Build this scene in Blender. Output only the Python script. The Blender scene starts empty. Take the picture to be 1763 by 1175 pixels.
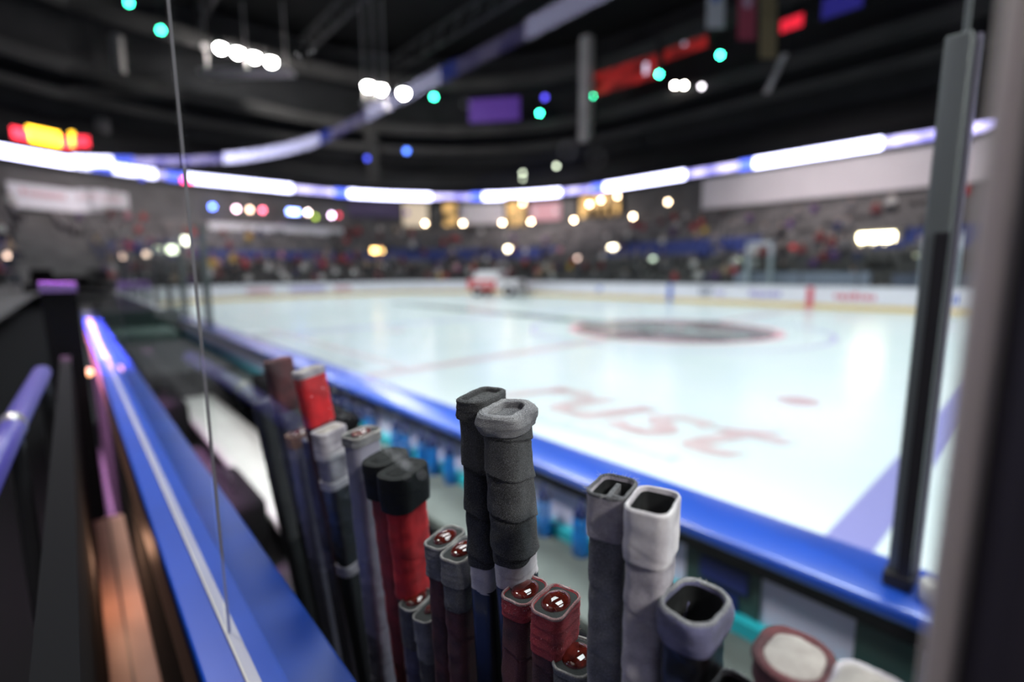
import bpy, bmesh, math, random
from mathutils import Vector, Matrix, noise
random.seed(7)
S = bpy.context.scene
COL = S.collection
PI = math.pi
# ---------------------------------------------------------------- camera, world, exposure
H = 1.968                                   # eye height over the ice, metres
YAW, PITCH, ROLL, FPX = 41.576, 8.153, -0.401, 851.5
def basis():
    a, p, q = (math.radians(v) for v in (YAW, PITCH, ROLL))
    fh = Vector((-math.cos(a), math.sin(a), 0)); r = Vector((math.sin(a), math.cos(a), 0)); z = Vector((0, 0, 1))
    fw = fh*math.cos(p) - z*math.sin(p); up = z*math.cos(p) + fh*math.sin(p)
    return fw, r*math.cos(q) + up*math.sin(q), up*math.cos(q) - r*math.sin(q)
FW, RT, UP = basis()
cam = bpy.data.cameras.new('camera'); camo = bpy.data.objects.new('camera', cam); COL.objects.link(camo)
M = Matrix((RT, UP, -FW)).transposed().to_4x4(); M.translation = Vector((0, 0, H)); camo.matrix_world = M
cam.lens = FPX/1763*36; cam.sensor_width = 36; cam.clip_start = 0.01; cam.clip_end = 300
cam.dof.use_dof = True; cam.dof.focus_distance = 0.385; cam.dof.aperture_fstop = 2.0
S.camera = camo
S.view_settings.view_transform = 'Standard'; S.view_settings.look = 'None'
S.view_settings.exposure = 0.0; S.view_settings.gamma = 1.0; S.view_settings.use_curve_mapping = False
W = bpy.data.worlds.new('world'); S.world = W; W.use_nodes = True
W.node_tree.nodes['Background'].inputs[0].default_value = (0.55, 0.55, 0.75, 1)
W.node_tree.nodes['Background'].inputs[1].default_value = 0.010
def area(name, loc, size, sizey, power, col, aim=(0, 0, -1), spread=180):
    l = bpy.data.lights.new(name, 'AREA'); l.shape = 'RECTANGLE'; l.size = size; l.size_y = sizey
    l.energy = power; l.color = col; l.spread = math.radians(spread)
    o = bpy.data.objects.new(name, l); COL.objects.link(o); o.location = loc
    o.rotation_euler = Vector(aim).to_track_quat('-Z', 'Y').to_euler(); return o
for x in (-32, -16, 0, 13):                    # the banks of arena lamps over the ice
    area('arena_lamp_light', (x, 13.5, 24.0), 9, 12, 2350, (0.90, 0.98, 1.0), spread=125)
for x, y, e, d in ((-34, 28, 520, (-.25, .8, -.7)), (-12, 28, 470, (0, .8, -.7)), (2, 28, 230, (.2, .8, -.7)), (-37, 8, 620, (-1, -.1, -.7))):
    area('stand_fill_light', (x, y, 16.0), 8, 2, e, (1.0, 0.91, 0.92), aim=d, spread=75)     # unseen fill lights added to brighten the stands
area('bench_fill_light', (4.2, 0.3, 5.2), .8, .8, 26, (1.0, 0.95, 0.93), aim=(-4.6, .3, -3.6), spread=60)  # unseen fill added to light the sticks from the right
area('bench_fill_light', (-0.8, -1.6, 8.0), 3, 1.0, 14, (1.0, 0.86, 0.80), aim=(0.0, 0.35, -1))  # weak overhead fill, added behind the view for the near faces
area('violet_wash_light', (-4.4, -.6, 4.8), 3.0, .1, 110, (1.0, 0.40, 0.95), aim=(0, .69, -3.25), spread=12)  # violet light added to tint the far end of the blue ledge
area('bench_fill_light', (-3.4, -.4, 5.6), 2.4, .5, 100, (1.0, 0.95, 0.96), aim=(0.2, 1.9, -4.4), spread=80)  # unseen fill added to brighten the bench wall
# ---------------------------------------------------------------- helpers
def ray(x, y): return FW + RT*((x-881.5)/FPX) - UP*((y-587.5)/FPX)
O = Vector((0, 0, H))
def onY(x, y, Y): d = ray(x, y); return O + d*(Y/d.y)
def onZ(x, y, Z): d = ray(x, y); return O + d*((Z-H)/d.z)
def onX(x, y, X): d = ray(x, y); return O + d*(X/d.x)
RX, RY, HX, HY, RR = -8.65, 14.68, 30.5, 12.95, 8.5      # rink centre, half sizes, corner radius
YN = RY - HY                                             # 1.73 near boards
def sdf(x, y):
    qx = abs(x-RX)-(HX-RR); qy = abs(y-RY)-(HY-RR)
    return math.hypot(max(qx, 0), max(qy, 0)) + min(max(qx, qy), 0) - RR
def hit(x, y, D):
    d = ray(x, y); lo, hi = 0.0, 200.0
    for i in range(50):
        m = (lo+hi)/2; p = O + d*m
        if sdf(p.x, p.y) > D: hi = m
        else: lo = m
    return O + d*lo
def stand_z(d): return 0.35 + 0.46*(d-1.6)
def on_stand(x, y):
    d = ray(x, y); t = 15.0
    while t < 90:
        p = O + d*t; s = sdf(p.x, p.y)
        if s > 1.3 and p.z < stand_z(s)+0.25: return p
        if s > 14.3: return p
        t += 0.05
    return O + d*60
def outline(D, n=14, lo=0.0, hi=1.0):
    """closed outline of the rink pushed out by D: list of (x, y, nx, ny), counter-clockwise from +x side"""
    r = RR + D; pts = []
    for q, (cx, cy) in enumerate(((RX+HX-RR, RY+HY-RR), (RX-HX+RR, RY+HY-RR), (RX-HX+RR, RY-HY+RR), (RX+HX-RR, RY-HY+RR))):
        for i in range(n+1):
            a = PI/2*q + PI/2*i/n
            pts.append((cx+r*math.cos(a), cy+r*math.sin(a), math.cos(a), math.sin(a)))
    return pts
def tag(o, label=None, cat=None, group=None, kind=None):
    if label: o['label'] = label
    if cat: o['category'] = cat
    if group: o['group'] = group
    if kind: o['kind'] = kind
    return o
def empty(name, loc, label=None, cat=None, group=None):
    o = bpy.data.objects.new(name, None); o.empty_display_size = 0.05; COL.objects.link(o); o.location = loc
    return tag(o, label, cat, group)
def link(name, me, m, parent=None, loc=None, smooth=False):
    o = bpy.data.objects.new(name, me); COL.objects.link(o)
    if m: me.materials.append(m)
    if smooth:
        for p in me.polygons: p.use_smooth = True
    if parent: o.parent = parent
    if loc is not None: o.location = loc
    return o
class MB:
    def __init__(s): s.v = []; s.f = []
    def add(s, v, f): n = len(s.v); s.v += [tuple(p) for p in v]; s.f += [tuple(i+n for i in q) for q in f]; return s
    def box(s, x0, x1, y0, y1, z0, z1):
        return s.add([(x, y, z) for x in (x0, x1) for y in (y0, y1) for z in (z0, z1)],
                     [(0,1,3,2),(4,6,7,5),(0,4,5,1),(2,3,7,6),(0,2,6,4),(1,5,7,3)])
    def obox(s, c, ux, hx, hy, z0, z1):       # box turned about z, ux = unit direction of its length
        c = Vector(c); u = Vector((ux[0], ux[1], 0)).normalized(); w = Vector((-u.y, u.x, 0))
        v = [c + u*(a*hx) + w*(b*hy) + Vector((0, 0, z)) for a in (-1, 1) for b in (-1, 1) for z in (z0, z1)]
        return s.add(v, [(0,1,3,2),(4,6,7,5),(0,4,5,1),(2,3,7,6),(0,2,6,4),(1,5,7,3)])
    def tube(s, pts, rad, n=10, cap=True):
        rings = []
        for i, p in enumerate(pts):
            p = Vector(p); a = Vector(pts[max(i-1, 0)]); b = Vector(pts[min(i+1, len(pts)-1)])
            d = (b-a).normalized(); t = Vector((0, 0, 1)) if abs(d.z) < .9 else Vector((1, 0, 0))
            u = d.cross(t).normalized(); w = d.cross(u); r = rad[i] if isinstance(rad, (list, tuple)) else rad
            rings.append([p + u*(r*math.cos(2*PI*k/n)) + w*(r*math.sin(2*PI*k/n)) for k in range(n)])
        return s.loft(rings, cap, cap)
    def loft(s, rings, cap0=True, cap1=True):
        n = len(rings[0]); v = [p for r in rings for p in r]; f = []
        for i in range(len(rings)-1):
            for k in range(n): f.append((i*n+k, i*n+(k+1) % n, (i+1)*n+(k+1) % n, (i+1)*n+k))
        if cap0: f.append(tuple(range(n-1, -1, -1)))
        if cap1: f.append(tuple((len(rings)-1)*n+k for k in range(n)))
        return s.add(v, f)
    def lathe(s, prof, c=(0, 0, 0), n=16):
        return s.loft([[Vector(c)+Vector((r*math.cos(2*PI*k/n), r*math.sin(2*PI*k/n), z)) for k in range(n)] for r, z in prof])
    def sphere(s, c, rx, ry, rz, n=12, m=8):
        prof = [(max(math.sin(PI*i/m), 1e-3), -math.cos(PI*i/m)) for i in range(m+1)]
        return s.loft([[Vector((c[0]+rx*r*math.cos(2*PI*k/n), c[1]+ry*r*math.sin(2*PI*k/n), c[2]+rz*z)) for k in range(n)] for r, z in prof])
    def mesh(s, name='mesh'):
        me = bpy.data.meshes.new(name); me.from_pydata(s.v, [], s.f); me.update()
        bm = bmesh.new(); bm.from_mesh(me); bmesh.ops.recalc_face_normals(bm, faces=bm.faces); bm.to_mesh(me); bm.free(); return me
    def build(s, name, m, parent=None, loc=None, smooth=False, bevel=0):
        if loc is None and parent is None and s.v:
            xs, ys, zs = zip(*s.v); loc = ((min(xs)+max(xs))/2, (min(ys)+max(ys))/2, min(zs))
            s.v = [(a-loc[0], b-loc[1], c-loc[2]) for a, b, c in s.v]
        elif parent is not None and loc is None:
            q = parent.location; pp = parent.parent
            while pp: q = q + pp.location; pp = pp.parent
            s.v = [(a-q[0], b-q[1], c-q[2]) for a, b, c in s.v]
        o = link(name, s.mesh(name), m, parent, loc, smooth)
        if bevel:
            b = o.modifiers.new('bevel', 'BEVEL'); b.width = bevel; b.segments = 3; b.limit_method = 'ANGLE'
            for p in o.data.polygons: p.use_smooth = True
        return o
def mat(name, col, rough=0.6, metal=0.0, emit=None, es=0.0, noise_amt=0.0, nscale=8.0, bump=0.0, bscale=60.0, spec=0.5, coat=0.0, sheen=0.0, col2=None):
    m = bpy.data.materials.new(name); m.use_nodes = True; nt = m.node_tree; b = nt.nodes['Principled BSDF']
    b.inputs['Base Color'].default_value = (*col, 1); b.inputs['Roughness'].default_value = rough
    b.inputs['Metallic'].default_value = metal; b.inputs['Specular IOR Level'].default_value = spec
    b.inputs['Coat Weight'].default_value = coat; b.inputs['Sheen Weight'].default_value = sheen
    if emit: b.inputs['Emission Color'].default_value = (*emit, 1); b.inputs['Emission Strength'].default_value = es
    tc = nt.nodes.new('ShaderNodeTexCoord')
    if noise_amt or col2:
        n = nt.nodes.new('ShaderNodeTexNoise'); n.inputs['Scale'].default_value = nscale; n.inputs['Detail'].default_value = 4
        nt.links.new(tc.outputs['Object'], n.inputs['Vector'])
        r = nt.nodes.new('ShaderNodeValToRGB'); r.color_ramp.elements[0].position = .35; r.color_ramp.elements[1].position = .68
        c2 = col2 or tuple(c*(1-noise_amt) for c in col)
        r.color_ramp.elements[0].color = (*c2, 1); r.color_ramp.elements[1].color = (*col, 1)
        nt.links.new(n.outputs['Fac'], r.inputs['Fac']); nt.links.new(r.outputs['Color'], b.inputs['Base Color'])
    if bump:
        n = nt.nodes.new('ShaderNodeTexNoise'); n.inputs['Scale'].default_value = bscale; n.inputs['Detail'].default_value = 3
        nt.links.new(tc.outputs['Object'], n.inputs['Vector'])
        bp = nt.nodes.new('ShaderNodeBump'); bp.inputs['Strength'].default_value = bump; bp.inputs['Distance'].default_value = 0.001
        nt.links.new(n.outputs['Fac'], bp.inputs['Height']); nt.links.new(bp.outputs['Normal'], b.inputs['Normal'])
    return m
def glow(name, col, s, body=(0.03, 0.03, 0.03)):
    m = mat(name, body, emit=col, es=s); m.cycles.emission_sampling = 'NONE' if s < 60 else 'AUTO'; return m
def tape_mat(name, col, dirt, wear=0.35, bump=0.7, rough=0.85):
    """woven cloth tape: fine crossed threads, rubbed pale on the ridges, dirty in patches"""
    m = bpy.data.materials.new(name); m.use_nodes = True; nt = m.node_tree; N = nt.nodes; L = nt.links
    b = N['Principled BSDF']; b.inputs['Roughness'].default_value = rough; b.inputs['Sheen Weight'].default_value = 0.05
    tc = N.new('ShaderNodeTexCoord')
    n1 = N.new('ShaderNodeTexNoise'); n1.inputs['Scale'].default_value = 45; n1.inputs['Detail'].default_value = 6
    n2 = N.new('ShaderNodeTexNoise'); n2.inputs['Scale'].default_value = 1300; n2.inputs['Detail'].default_value = 2
    mp = N.new('ShaderNodeMapping'); mp.inputs['Scale'].default_value = (1, 1, 2.2); L.new(tc.outputs['Object'], mp.inputs['Vector'])
    L.new(tc.outputs['Object'], n1.inputs['Vector']); L.new(mp.outputs['Vector'], n2.inputs['Vector'])
    w = N.new('ShaderNodeTexWave'); w.bands_direction = 'Z'; w.inputs['Scale'].default_value = 560; w.inputs['Distortion'].default_value = 1.5
    L.new(tc.outputs['Object'], w.inputs['Vector'])
    r1 = N.new('ShaderNodeValToRGB'); r1.color_ramp.elements[0].position = .38; r1.color_ramp.elements[1].position = .62
    r1.color_ramp.elements[0].color = (*dirt, 1); r1.color_ramp.elements[1].color = (*col, 1); L.new(n1.outputs['Fac'], r1.inputs['Fac'])
    r2 = N.new('ShaderNodeValToRGB'); r2.color_ramp.elements[0].position = .50; r2.color_ramp.elements[1].position = .63
    r2.color_ramp.elements[0].color = (0, 0, 0, 1); r2.color_ramp.elements[1].color = (wear, wear, wear, 1); L.new(n2.outputs['Fac'], r2.inputs['Fac'])
    mx = N.new('ShaderNodeMix'); mx.data_type = 'RGBA'; mx.blend_type = 'ADD'; mx.inputs['Factor'].default_value = 1
    sc = N.new('ShaderNodeMix'); sc.data_type = 'RGBA'; sc.blend_type = 'MULTIPLY'; sc.inputs['Factor'].default_value = 1
    pale = tuple(min(1, c*1.6+.09) for c in col)
    sc.inputs[6].default_value = (*pale, 1); L.new(r2.outputs['Color'], sc.inputs[7])
    L.new(r1.outputs['Color'], mx.inputs[6]); L.new(sc.outputs[2], mx.inputs[7]); L.new(mx.outputs[2], b.inputs['Base Color'])
    ad = N.new('ShaderNodeMath'); ad.operation = 'ADD'; L.new(w.outputs['Fac'], ad.inputs[0]); L.new(n2.outputs['Fac'], ad.inputs[1])
    bp = N.new('ShaderNodeBump'); bp.inputs['Strength'].default_value = bump; bp.inputs['Distance'].default_value = 0.0004
    L.new(ad.outputs[0], bp.inputs['Height']); L.new(bp.outputs['Normal'], b.inputs['Normal'])
    return m
def glass_mat(name, tint=(1, 1, 1), haze=0.0, refl=1.0):
    m = bpy.data.materials.new(name); m.use_nodes = True; nt = m.node_tree; N = nt.nodes; L = nt.links; N.clear()
    out = N.new('ShaderNodeOutputMaterial'); tr = N.new('ShaderNodeBsdfTransparent'); tr.inputs[0].default_value = (*tint, 1)
    gl = N.new('ShaderNodeBsdfGlossy'); gl.inputs['Roughness'].default_value = 0.0; gl.inputs[0].default_value = (1, 1, 1, 1)
    g = N.new('ShaderNodeNewGeometry'); dt = N.new('ShaderNodeVectorMath'); dt.operation = 'DOT_PRODUCT'
    L.new(g.outputs['Normal'], dt.inputs[0]); L.new(g.outputs['Incoming'], dt.inputs[1])
    def mth(op, a, b=None):
        n = N.new('ShaderNodeMath'); n.operation = op
        for i, q in enumerate((a, b)):
            if q is None: continue
            if isinstance(q, (int, float)): n.inputs[i].default_value = q
            else: L.new(q, n.inputs[i])
        return n.outputs[0]
    c = mth('ABSOLUTE', dt.outputs['Value']); f = mth('POWER', mth('SUBTRACT', 1.0, c), 6.0)
    f = mth('MULTIPLY', mth('ADD', mth('MULTIPLY', f, 0.97), 0.026), refl)
    f = mth('MULTIPLY', f, mth('SUBTRACT', 1.0, g.outputs['Backfacing']))
    mx = N.new('ShaderNodeMixShader'); L.new(f, mx.inputs[0]); L.new(tr.outputs[0], mx.inputs[1]); L.new(gl.outputs[0], mx.inputs[2])
    if haze:
        df = N.new('ShaderNodeBsdfDiffuse'); df.inputs[0].default_value = (.8, .8, .85, 1)
        m2 = N.new('ShaderNodeMixShader'); m2.inputs[0].default_value = haze; L.new(mx.outputs[0], m2.inputs[1]); L.new(df.outputs[0], m2.inputs[2]); mx = m2
    L.new(mx.outputs[0], out.inputs['Surface']); return m
MT = dict(
    ice=mat('ice', (0.80, 0.88, 0.88), 0.22, spec=0.35, col2=(0.72, 0.83, 0.83), nscale=0.35),
    concrete=mat('concrete', (0.17, 0.158, 0.158), 0.85, noise_amt=0.35, nscale=0.7, bump=0.3, bscale=4),
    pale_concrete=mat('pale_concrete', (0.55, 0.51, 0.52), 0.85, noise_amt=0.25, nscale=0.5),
    dark_wall=mat('dark_wall', (0.020, 0.020, 0.024), 0.9, noise_amt=0.4, nscale=0.4),
    white_wall=mat('white_wall', (0.88, 0.80, 0.84), 0.8, noise_amt=0.10, nscale=0.3),
    roof=mat('roof', (0.010, 0.010, 0.012), 0.9, noise_amt=0.5, nscale=0.2),
    steel=mat('steel', (0.10, 0.10, 0.11), 0.5, metal=0.6),
    black=mat('black_plastic', (0.012, 0.012, 0.014), 0.45),
    black_matte=mat('black_matte', (0.008, 0.008, 0.009), 0.95, spec=0.1),
    alu=mat('aluminium', (0.42, 0.40, 0.39), 0.38, metal=0.9, bump=0.2, bscale=200),
    post=mat('aluminium_post', (0.16, 0.185, 0.18), 0.5, metal=0.35),
    cap_blue=mat('cap_blue', (0.010, 0.085, 0.56), 0.30, coat=1.0, noise_amt=0.15, nscale=3), ledge_blue=mat('ledge_blue', (0.003, 0.050, 0.36), 0.45, spec=0.3, coat=0.4, noise_amt=0.2, nscale=5),
    board_white=mat('board_white', (0.90, 0.86, 0.92), 0.35, noise_amt=0.08, nscale=1.5),
    kick_yellow=mat('kick_yellow', (0.80, 0.56, 0.20), 0.4),
    line_blue=mat('line_blue', (0.30, 0.30, 0.62), 0.3),
    line_red=mat('line_red', (0.62, 0.42, 0.44), 0.3),
    ad_red=mat('ad_red', (0.72, 0.10, 0.14), 0.4),
    ad_rose=mat('ad_rose', (0.72, 0.38, 0.42), 0.4),
    ad_violet=mat('ad_violet', (0.38, 0.30, 0.62), 0.4),
    ad_grey=mat('ad_grey', (0.22, 0.22, 0.30), 0.4),
    ad_blue=mat('ad_blue', (0.10, 0.18, 0.60), 0.4),
    ice_red=mat('ice_red', (0.58, 0.36, 0.36), 0.3, col2=(0.72, 0.62, 0.62), nscale=2.0),
    ice_grey=mat('ice_grey', (0.52, 0.58, 0.58), 0.3, col2=(0.68, 0.76, 0.76), nscale=2.0),
    ice_logo=mat('ice_logo', (0.12, 0.11, 0.12), 0.25, col2=(0.36, 0.29, 0.29), nscale=0.6),
    wet_reflection=mat('wet_ice_reflection', (0.28, 0.34, 0.33), 0.12, col2=(0.48, 0.55, 0.54), nscale=0.5),
    ledge=mat('bench_top', (0.115, 0.14, 0.128), 0.5, noise_amt=0.25, nscale=9),
    teal=mat('teal_trim', (0.02, 0.42, 0.48), 0.4),
    lilac=mat('bench_wall', (0.70, 0.66, 0.80), 0.45, noise_amt=0.08, nscale=4),
    rubber=mat('rubber_floor', (0.030, 0.030, 0.034), 0.8, noise_amt=0.4, nscale=20),
    seat_plank=mat('seat_plank', (0.60, 0.60, 0.58), 0.35, noise_amt=0.10, nscale=6),
    warm_light_paint=mat('warm_light_panel', (0.40, 0.23, 0.17), 0.5, noise_amt=0.3, nscale=3),
    glass=glass_mat('rink_glass', (0.985, 0.995, 0.99), 0.0, 0.75),
    edge_pale=tape_mat('worn_pale_edge', (0.44, 0.42, 0.39), (0.20, 0.19, 0.18), wear=0.3), edge_pink=tape_mat('worn_pink_edge', (0.40, 0.27, 0.27), (0.26, 0.10, 0.10), wear=0.3),
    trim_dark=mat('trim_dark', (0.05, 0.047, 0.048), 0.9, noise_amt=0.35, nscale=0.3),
    far_glass=glass_mat('far_rink_glass', (0.93, 0.96, 0.95), 0.0, 0.5),
    seat_grey=mat('seat_grey', (0.25, 0.225, 0.225), 0.5, col2=(0.11, 0.10, 0.10), nscale=0.55), seat_dark=mat('seat_dark', (0.13, 0.118, 0.115), 0.6, noise_amt=0.5, nscale=0.8), seat_blue=mat('seat_blue', (0.05, 0.07, 0.26), 0.5),
    tape_black=tape_mat('black_cloth_tape', (0.022, 0.023, 0.024), (0.010, 0.010, 0.011), wear=0.9),
    tape_grey=tape_mat('grey_cloth_tape', (0.20, 0.20, 0.205), (0.10, 0.10, 0.11), wear=0.5),
    tape_charcoal=tape_mat('charcoal_cloth_tape', (0.085, 0.085, 0.09), (0.035, 0.035, 0.04), wear=0.7),
    tape_white=tape_mat('white_cloth_tape', (0.66, 0.63, 0.64), (0.45, 0.42, 0.45), wear=0.15, bump=0.35),
    tape_dirty=tape_mat('dirty_white_cloth_tape', (0.46, 0.43, 0.46), (0.22, 0.20, 0.23), wear=0.2, bump=0.4),
    tape_red=tape_mat('red_cloth_tape', (0.42, 0.030, 0.040), (0.20, 0.022, 0.03), wear=0.35),
    tape_bright=tape_mat('bright_red_cloth_tape', (0.62, 0.012, 0.018), (0.40, 0.01, 0.015), wear=0.10, bump=0.3),
    tape_maroon=tape_mat('maroon_cloth_tape', (0.11, 0.026, 0.030), (0.045, 0.014, 0.018), wear=0.3),
    tape_violet=tape_mat('violet_grey_cloth_tape', (0.13, 0.13, 0.24), (0.08, 0.08, 0.13), wear=0.3),
    shaft_black=mat('carbon_shaft', (0.012, 0.012, 0.013), 0.35, coat=0.2),
    shaft_lilac=mat('grey_shaft', (0.30, 0.29, 0.36), 0.5, noise_amt=0.2, nscale=30),
    shaft_maroon=mat('maroon_shaft', (0.10, 0.022, 0.022), 0.45, noise_amt=0.3, nscale=40),
    foam=mat('plug_foam', (0.024, 0.027, 0.026), 0.8, bump=0.5, bscale=900),
    inner=mat('shaft_inside', (0.014, 0.016, 0.016), 0.6, noise_amt=0.6, nscale=120),
    pad=mat('pale_end_pad', (0.42, 0.385, 0.355), 0.8, col2=(0.26, 0.23, 0.21), nscale=60, bump=0.5, bscale=300),
    rubber_cap=mat('rubber_grip', (0.006, 0.007, 0.007), 0.7, spec=0.3, bump=0.6, bscale=350),
    thread=mat('thread', (0.45, 0.44, 0.43), 0.9), thread_red=mat('red_thread', (0.55, 0.25, 0.25), 0.9),
    dust=mat('dried_specks', (0.85, 0.85, 0.88), 0.9), grime=mat('dark_specks', (0.03, 0.03, 0.03), 0.9),
    skin=mat('skin', (0.50, 0.30, 0.22), 0.6), trousers=mat('dark_trousers', (0.02, 0.022, 0.035), 0.8),
)
MT['ledge_blue'].node_tree.nodes['Principled BSDF'].inputs['Coat Roughness'].default_value = 0.32
MT['cap_blue'].node_tree.nodes['Principled BSDF'].inputs['Coat Roughness'].default_value = 0.24; MT['cap_blue'].node_tree.nodes['Principled BSDF'].inputs['Coat IOR'].default_value = 2.0
g = MT['gel'] = mat('red_gel', (0.24, 0.025, 0.014), 0.06, spec=0.8, coat=0.6, col2=(0.06, 0.008, 0.005), nscale=110)
g.node_tree.nodes['Principled BSDF'].inputs['Transmission Weight'].default_value = 0.35
# ---------------------------------------------------------------- the setting
def ring(name, m, D0, z0, D1, z1, thick=0.0, parent=None, n=14, kind='structure'):
    """a closed band running round the rink from offset D0 / height z0 to offset D1 / height z1"""
    a, b = outline(D0, n), outline(D1, n); mb = MB(); N_ = len(a)
    if thick:
        prof = [(a, 0, z0), (b, 0, z1), (b, thick, z1), (a, thick, z0)]
        v = [(p[0]+p[2]*t, p[1]+p[3]*t, z) for o_, t, z in prof for p in o_]
        f = [(j*N_+i, j*N_+(i+1) % N_, ((j+1) % 4)*N_+(i+1) % N_, ((j+1) % 4)*N_+i) for j in range(4) for i in range(N_)]
    else:
        v = [(p[0], p[1], z0) for p in a]+[(p[0], p[1], z1) for p in b]
        f = [(i, (i+1) % N_, N_+(i+1) % N_, N_+i) for i in range(N_)]
    mb.add(v, f); o = mb.build(name, m, parent)
    if kind: o['kind'] = kind
    return o
def plate(name, m, pts, z, t=0.004, parent=None):
    n = len(pts); mb = MB().add([(x, y, z-t) for x, y in pts]+[(x, y, z) for x, y in pts],
        [tuple(range(n-1, -1, -1)), tuple(range(n, 2*n))]+[(i, (i+1) % n, n+(i+1) % n, n+i) for i in range(n)])
    return mb.build(name, m, parent)
fl = MB().box(-75, 45, -32, 62, -0.6, -0.05).build('floor', MT['concrete']); fl['kind'] = 'structure'
ice = plate('floor_ice', MT['ice'], [(p[0], p[1]) for p in outline(-0.02)], 0.0, 0.04); ice['kind'] = 'structure'
def rect(x0, x1, y0, y1): return [(x0, y0), (x1, y0), (x1, y1), (x0, y1)]
XC = RX
plate('blue_line', MT['line_blue'], rect(XC+7.62, XC+7.92, YN+.02, YN+25.88), 0.003, 0.002, ice)
plate('blue_line', MT['line_blue'], rect(XC-7.92, XC-7.62, YN+.02, YN+25.88), 0.003, 0.002, ice)
plate('center_line', MT['line_red'], rect(XC-.15, XC+.15, YN+.02, YN+25.88), 0.003, 0.002, ice)
def disc(name, m, cx, cy, r0, r1, z, parent, n=48):
    mb = MB(); v = []
    for r in (r0, r1):
        v += [(cx+r*math.cos(2*PI*i/n), cy+r*math.sin(2*PI*i/n), z) for i in range(n)]
    mb.add(v, [(i, (i+1) % n, n+(i+1) % n, n+i) for i in range(n)]); return mb.build(name, m, parent)
for sx in (-6.1, 6.1):
    for sy in (-6.7, 6.7): disc('faceoff_dot', MT['ice_red'], XC+sx, RY+sy, 0.001, .30, .003, ice)
disc('center_circle', MT['ad_violet'], XC, RY, 4.52, 4.62, .003, ice)
disc('center_logo', MT['ice_logo'], XC, RY, 0.8, 3.1, .003, ice)
disc('center_logo', MT['ad_rose'], XC, RY, 3.1, 3.35, .003, ice)
plate('wet_track_reflection', MT['wet_reflection'], [(-28, 14.6), (-20, 14.2), (-6.0, 14.0), (-6.0, 14.9), (-20, 15.6), (-28, 15.3)], .006, .002, ice)  # resurfacer track; the dark arena reflection is painted into its grey
plate('painted_border', MT['ice_grey'], rect(-18.0, -9.6, YN+.5, 4.6), .003, .002, ice)
plate('painted_border', MT['ice_red'], rect(-18.0, -9.0, 4.9, 5.05), .003, .002, ice)
def text_mesh(name, body, m, size, M4, parent, ext=0.002, shear=0.0):
    cu = bpy.data.curves.new(name, 'FONT'); cu.body = body; cu.size = size; cu.extrude = ext; cu.shear = shear; cu.space_character = 1.0
    cu.offset = size*0.012
    t = bpy.data.objects.new(name, cu); COL.objects.link(t); bpy.context.view_layer.update()
    me = bpy.data.meshes.new_from_object(t.evaluated_get(bpy.context.evaluated_depsgraph_get())); COL.objects.unlink(t); bpy.data.objects.remove(t)
    me.transform(M4); me.materials.clear(); return link(name, me, m, parent)
icel = ice.location
text_mesh('ice_lettering', 'rust', MT['ice_red'], 2.35, Matrix.Translation(Vector((-6.05, 4.95, .006))-icel) @ Matrix.Scale(1.0, 4, (1, 0, 0)), ice, shear=0.35)
mb = MB()
for i in range(16):
    x = -5.2 + i*0.17
    mb.box(x, x+.11, 4.42, 4.42+random.choice((.14, .2, .24)), .003, .005)
mb.build('small_lettering', MT['ice_grey'], ice)
# boards all round, open where the players' bench is
BX0, BX1 = -9.2, -0.27           # bench opening in x
def board_strip(name, m, D0, D1, z0, z1, parent, keep=lambda x, y: True):
    pts = outline(0, 20); P = []
    for i in range(len(pts)):       # subdivide so that the bench gap can be cut out
        a, b = pts[i], pts[(i+1) % len(pts)]; L = math.hypot(a[0]-b[0], a[1]-b[1]); k = max(1, int(L/0.9))
        for j in range(k):
            t = j/k; P.append(tuple(a[q]*(1-t)+b[q]*t for q in range(4)))
    mb = MB(); n = len(P)
    for i in range(n):
        a, b = P[i], P[(i+1) % n]
        if not keep((a[0]+b[0])/2, (a[1]+b[1])/2): continue
        v = [(p[0]+p[2]*d, p[1]+p[3]*d, z) for p in (a, b) for d in (D0, D1) for z in (z0, z1)]
        mb.add(v, [(0,1,3,2),(4,6,7,5),(0,4,5,1),(2,3,7,6),(0,2,6,4),(1,5,7,3)])
    return mb.build(name, m, parent)
far = lambda x, y: not (y < YN+.5 and x > BX0-2.0)
boards = empty('rink_boards', (RX, RY, 0), 'white rink boards with a yellow kick strip running round the far side of the ice', 'boards')
board_strip('board_panel', MT['board_white'], 0, .12, .18, 1.04, boards, far)
board_strip('kick_strip', MT['kick_yellow'], -.012, .13, 0, .22, boards, far)
board_strip('top_cap', MT['board_white'], -.03, .16, 1.04, 1.08, boards, far)
YF = YN+25.9-.013
def board_ad(px0, px1, m, z0, z1, rows, name='advert'):
    a = onY(px0, 505, YF).x; b = onY(px1, 505, YF).x; mb = MB(); x = a; rnd = random.Random(px0)
    while x < b:
        w = rnd.uniform(.10, .28)
        mb.box(x, min(x+w, b), YF-.006, YF+.01, z0+rnd.uniform(0, .08), z1-rnd.uniform(0, .1)); x += w+.07
    return mb.build(name, m, boards)
board_ad(1437, 1510, MT['ad_red'], .45, .78, 1); board_ad(1290, 1345, MT['ad_violet'], .42, .80, 1)
board_ad(1204, 1226, MT['ad_grey'], .40, .92, 1); board_ad(1232, 1246, MT['ad_violet'], .45, .8, 1)
board_ad(1624, 1656, MT['ad_blue'], .42, .80, 1); board_ad(1028, 1036, MT['ad_blue'], .45, .85, 1)
board_ad(922, 980, MT['ad_grey'].copy(), .62, .72, 1); board_ad(690, 760, MT['ad_violet'], .50, .72, 1)
for x0, x1, m in ((XC-.15, XC+.15, MT['ad_red']), (XC-7.92, XC-7.62, MT['ad_blue'])):
    MB().box(x0, x1, YF-.008, YF+.01, .0, 1.04).build('line_mark', m, boards)
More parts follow.
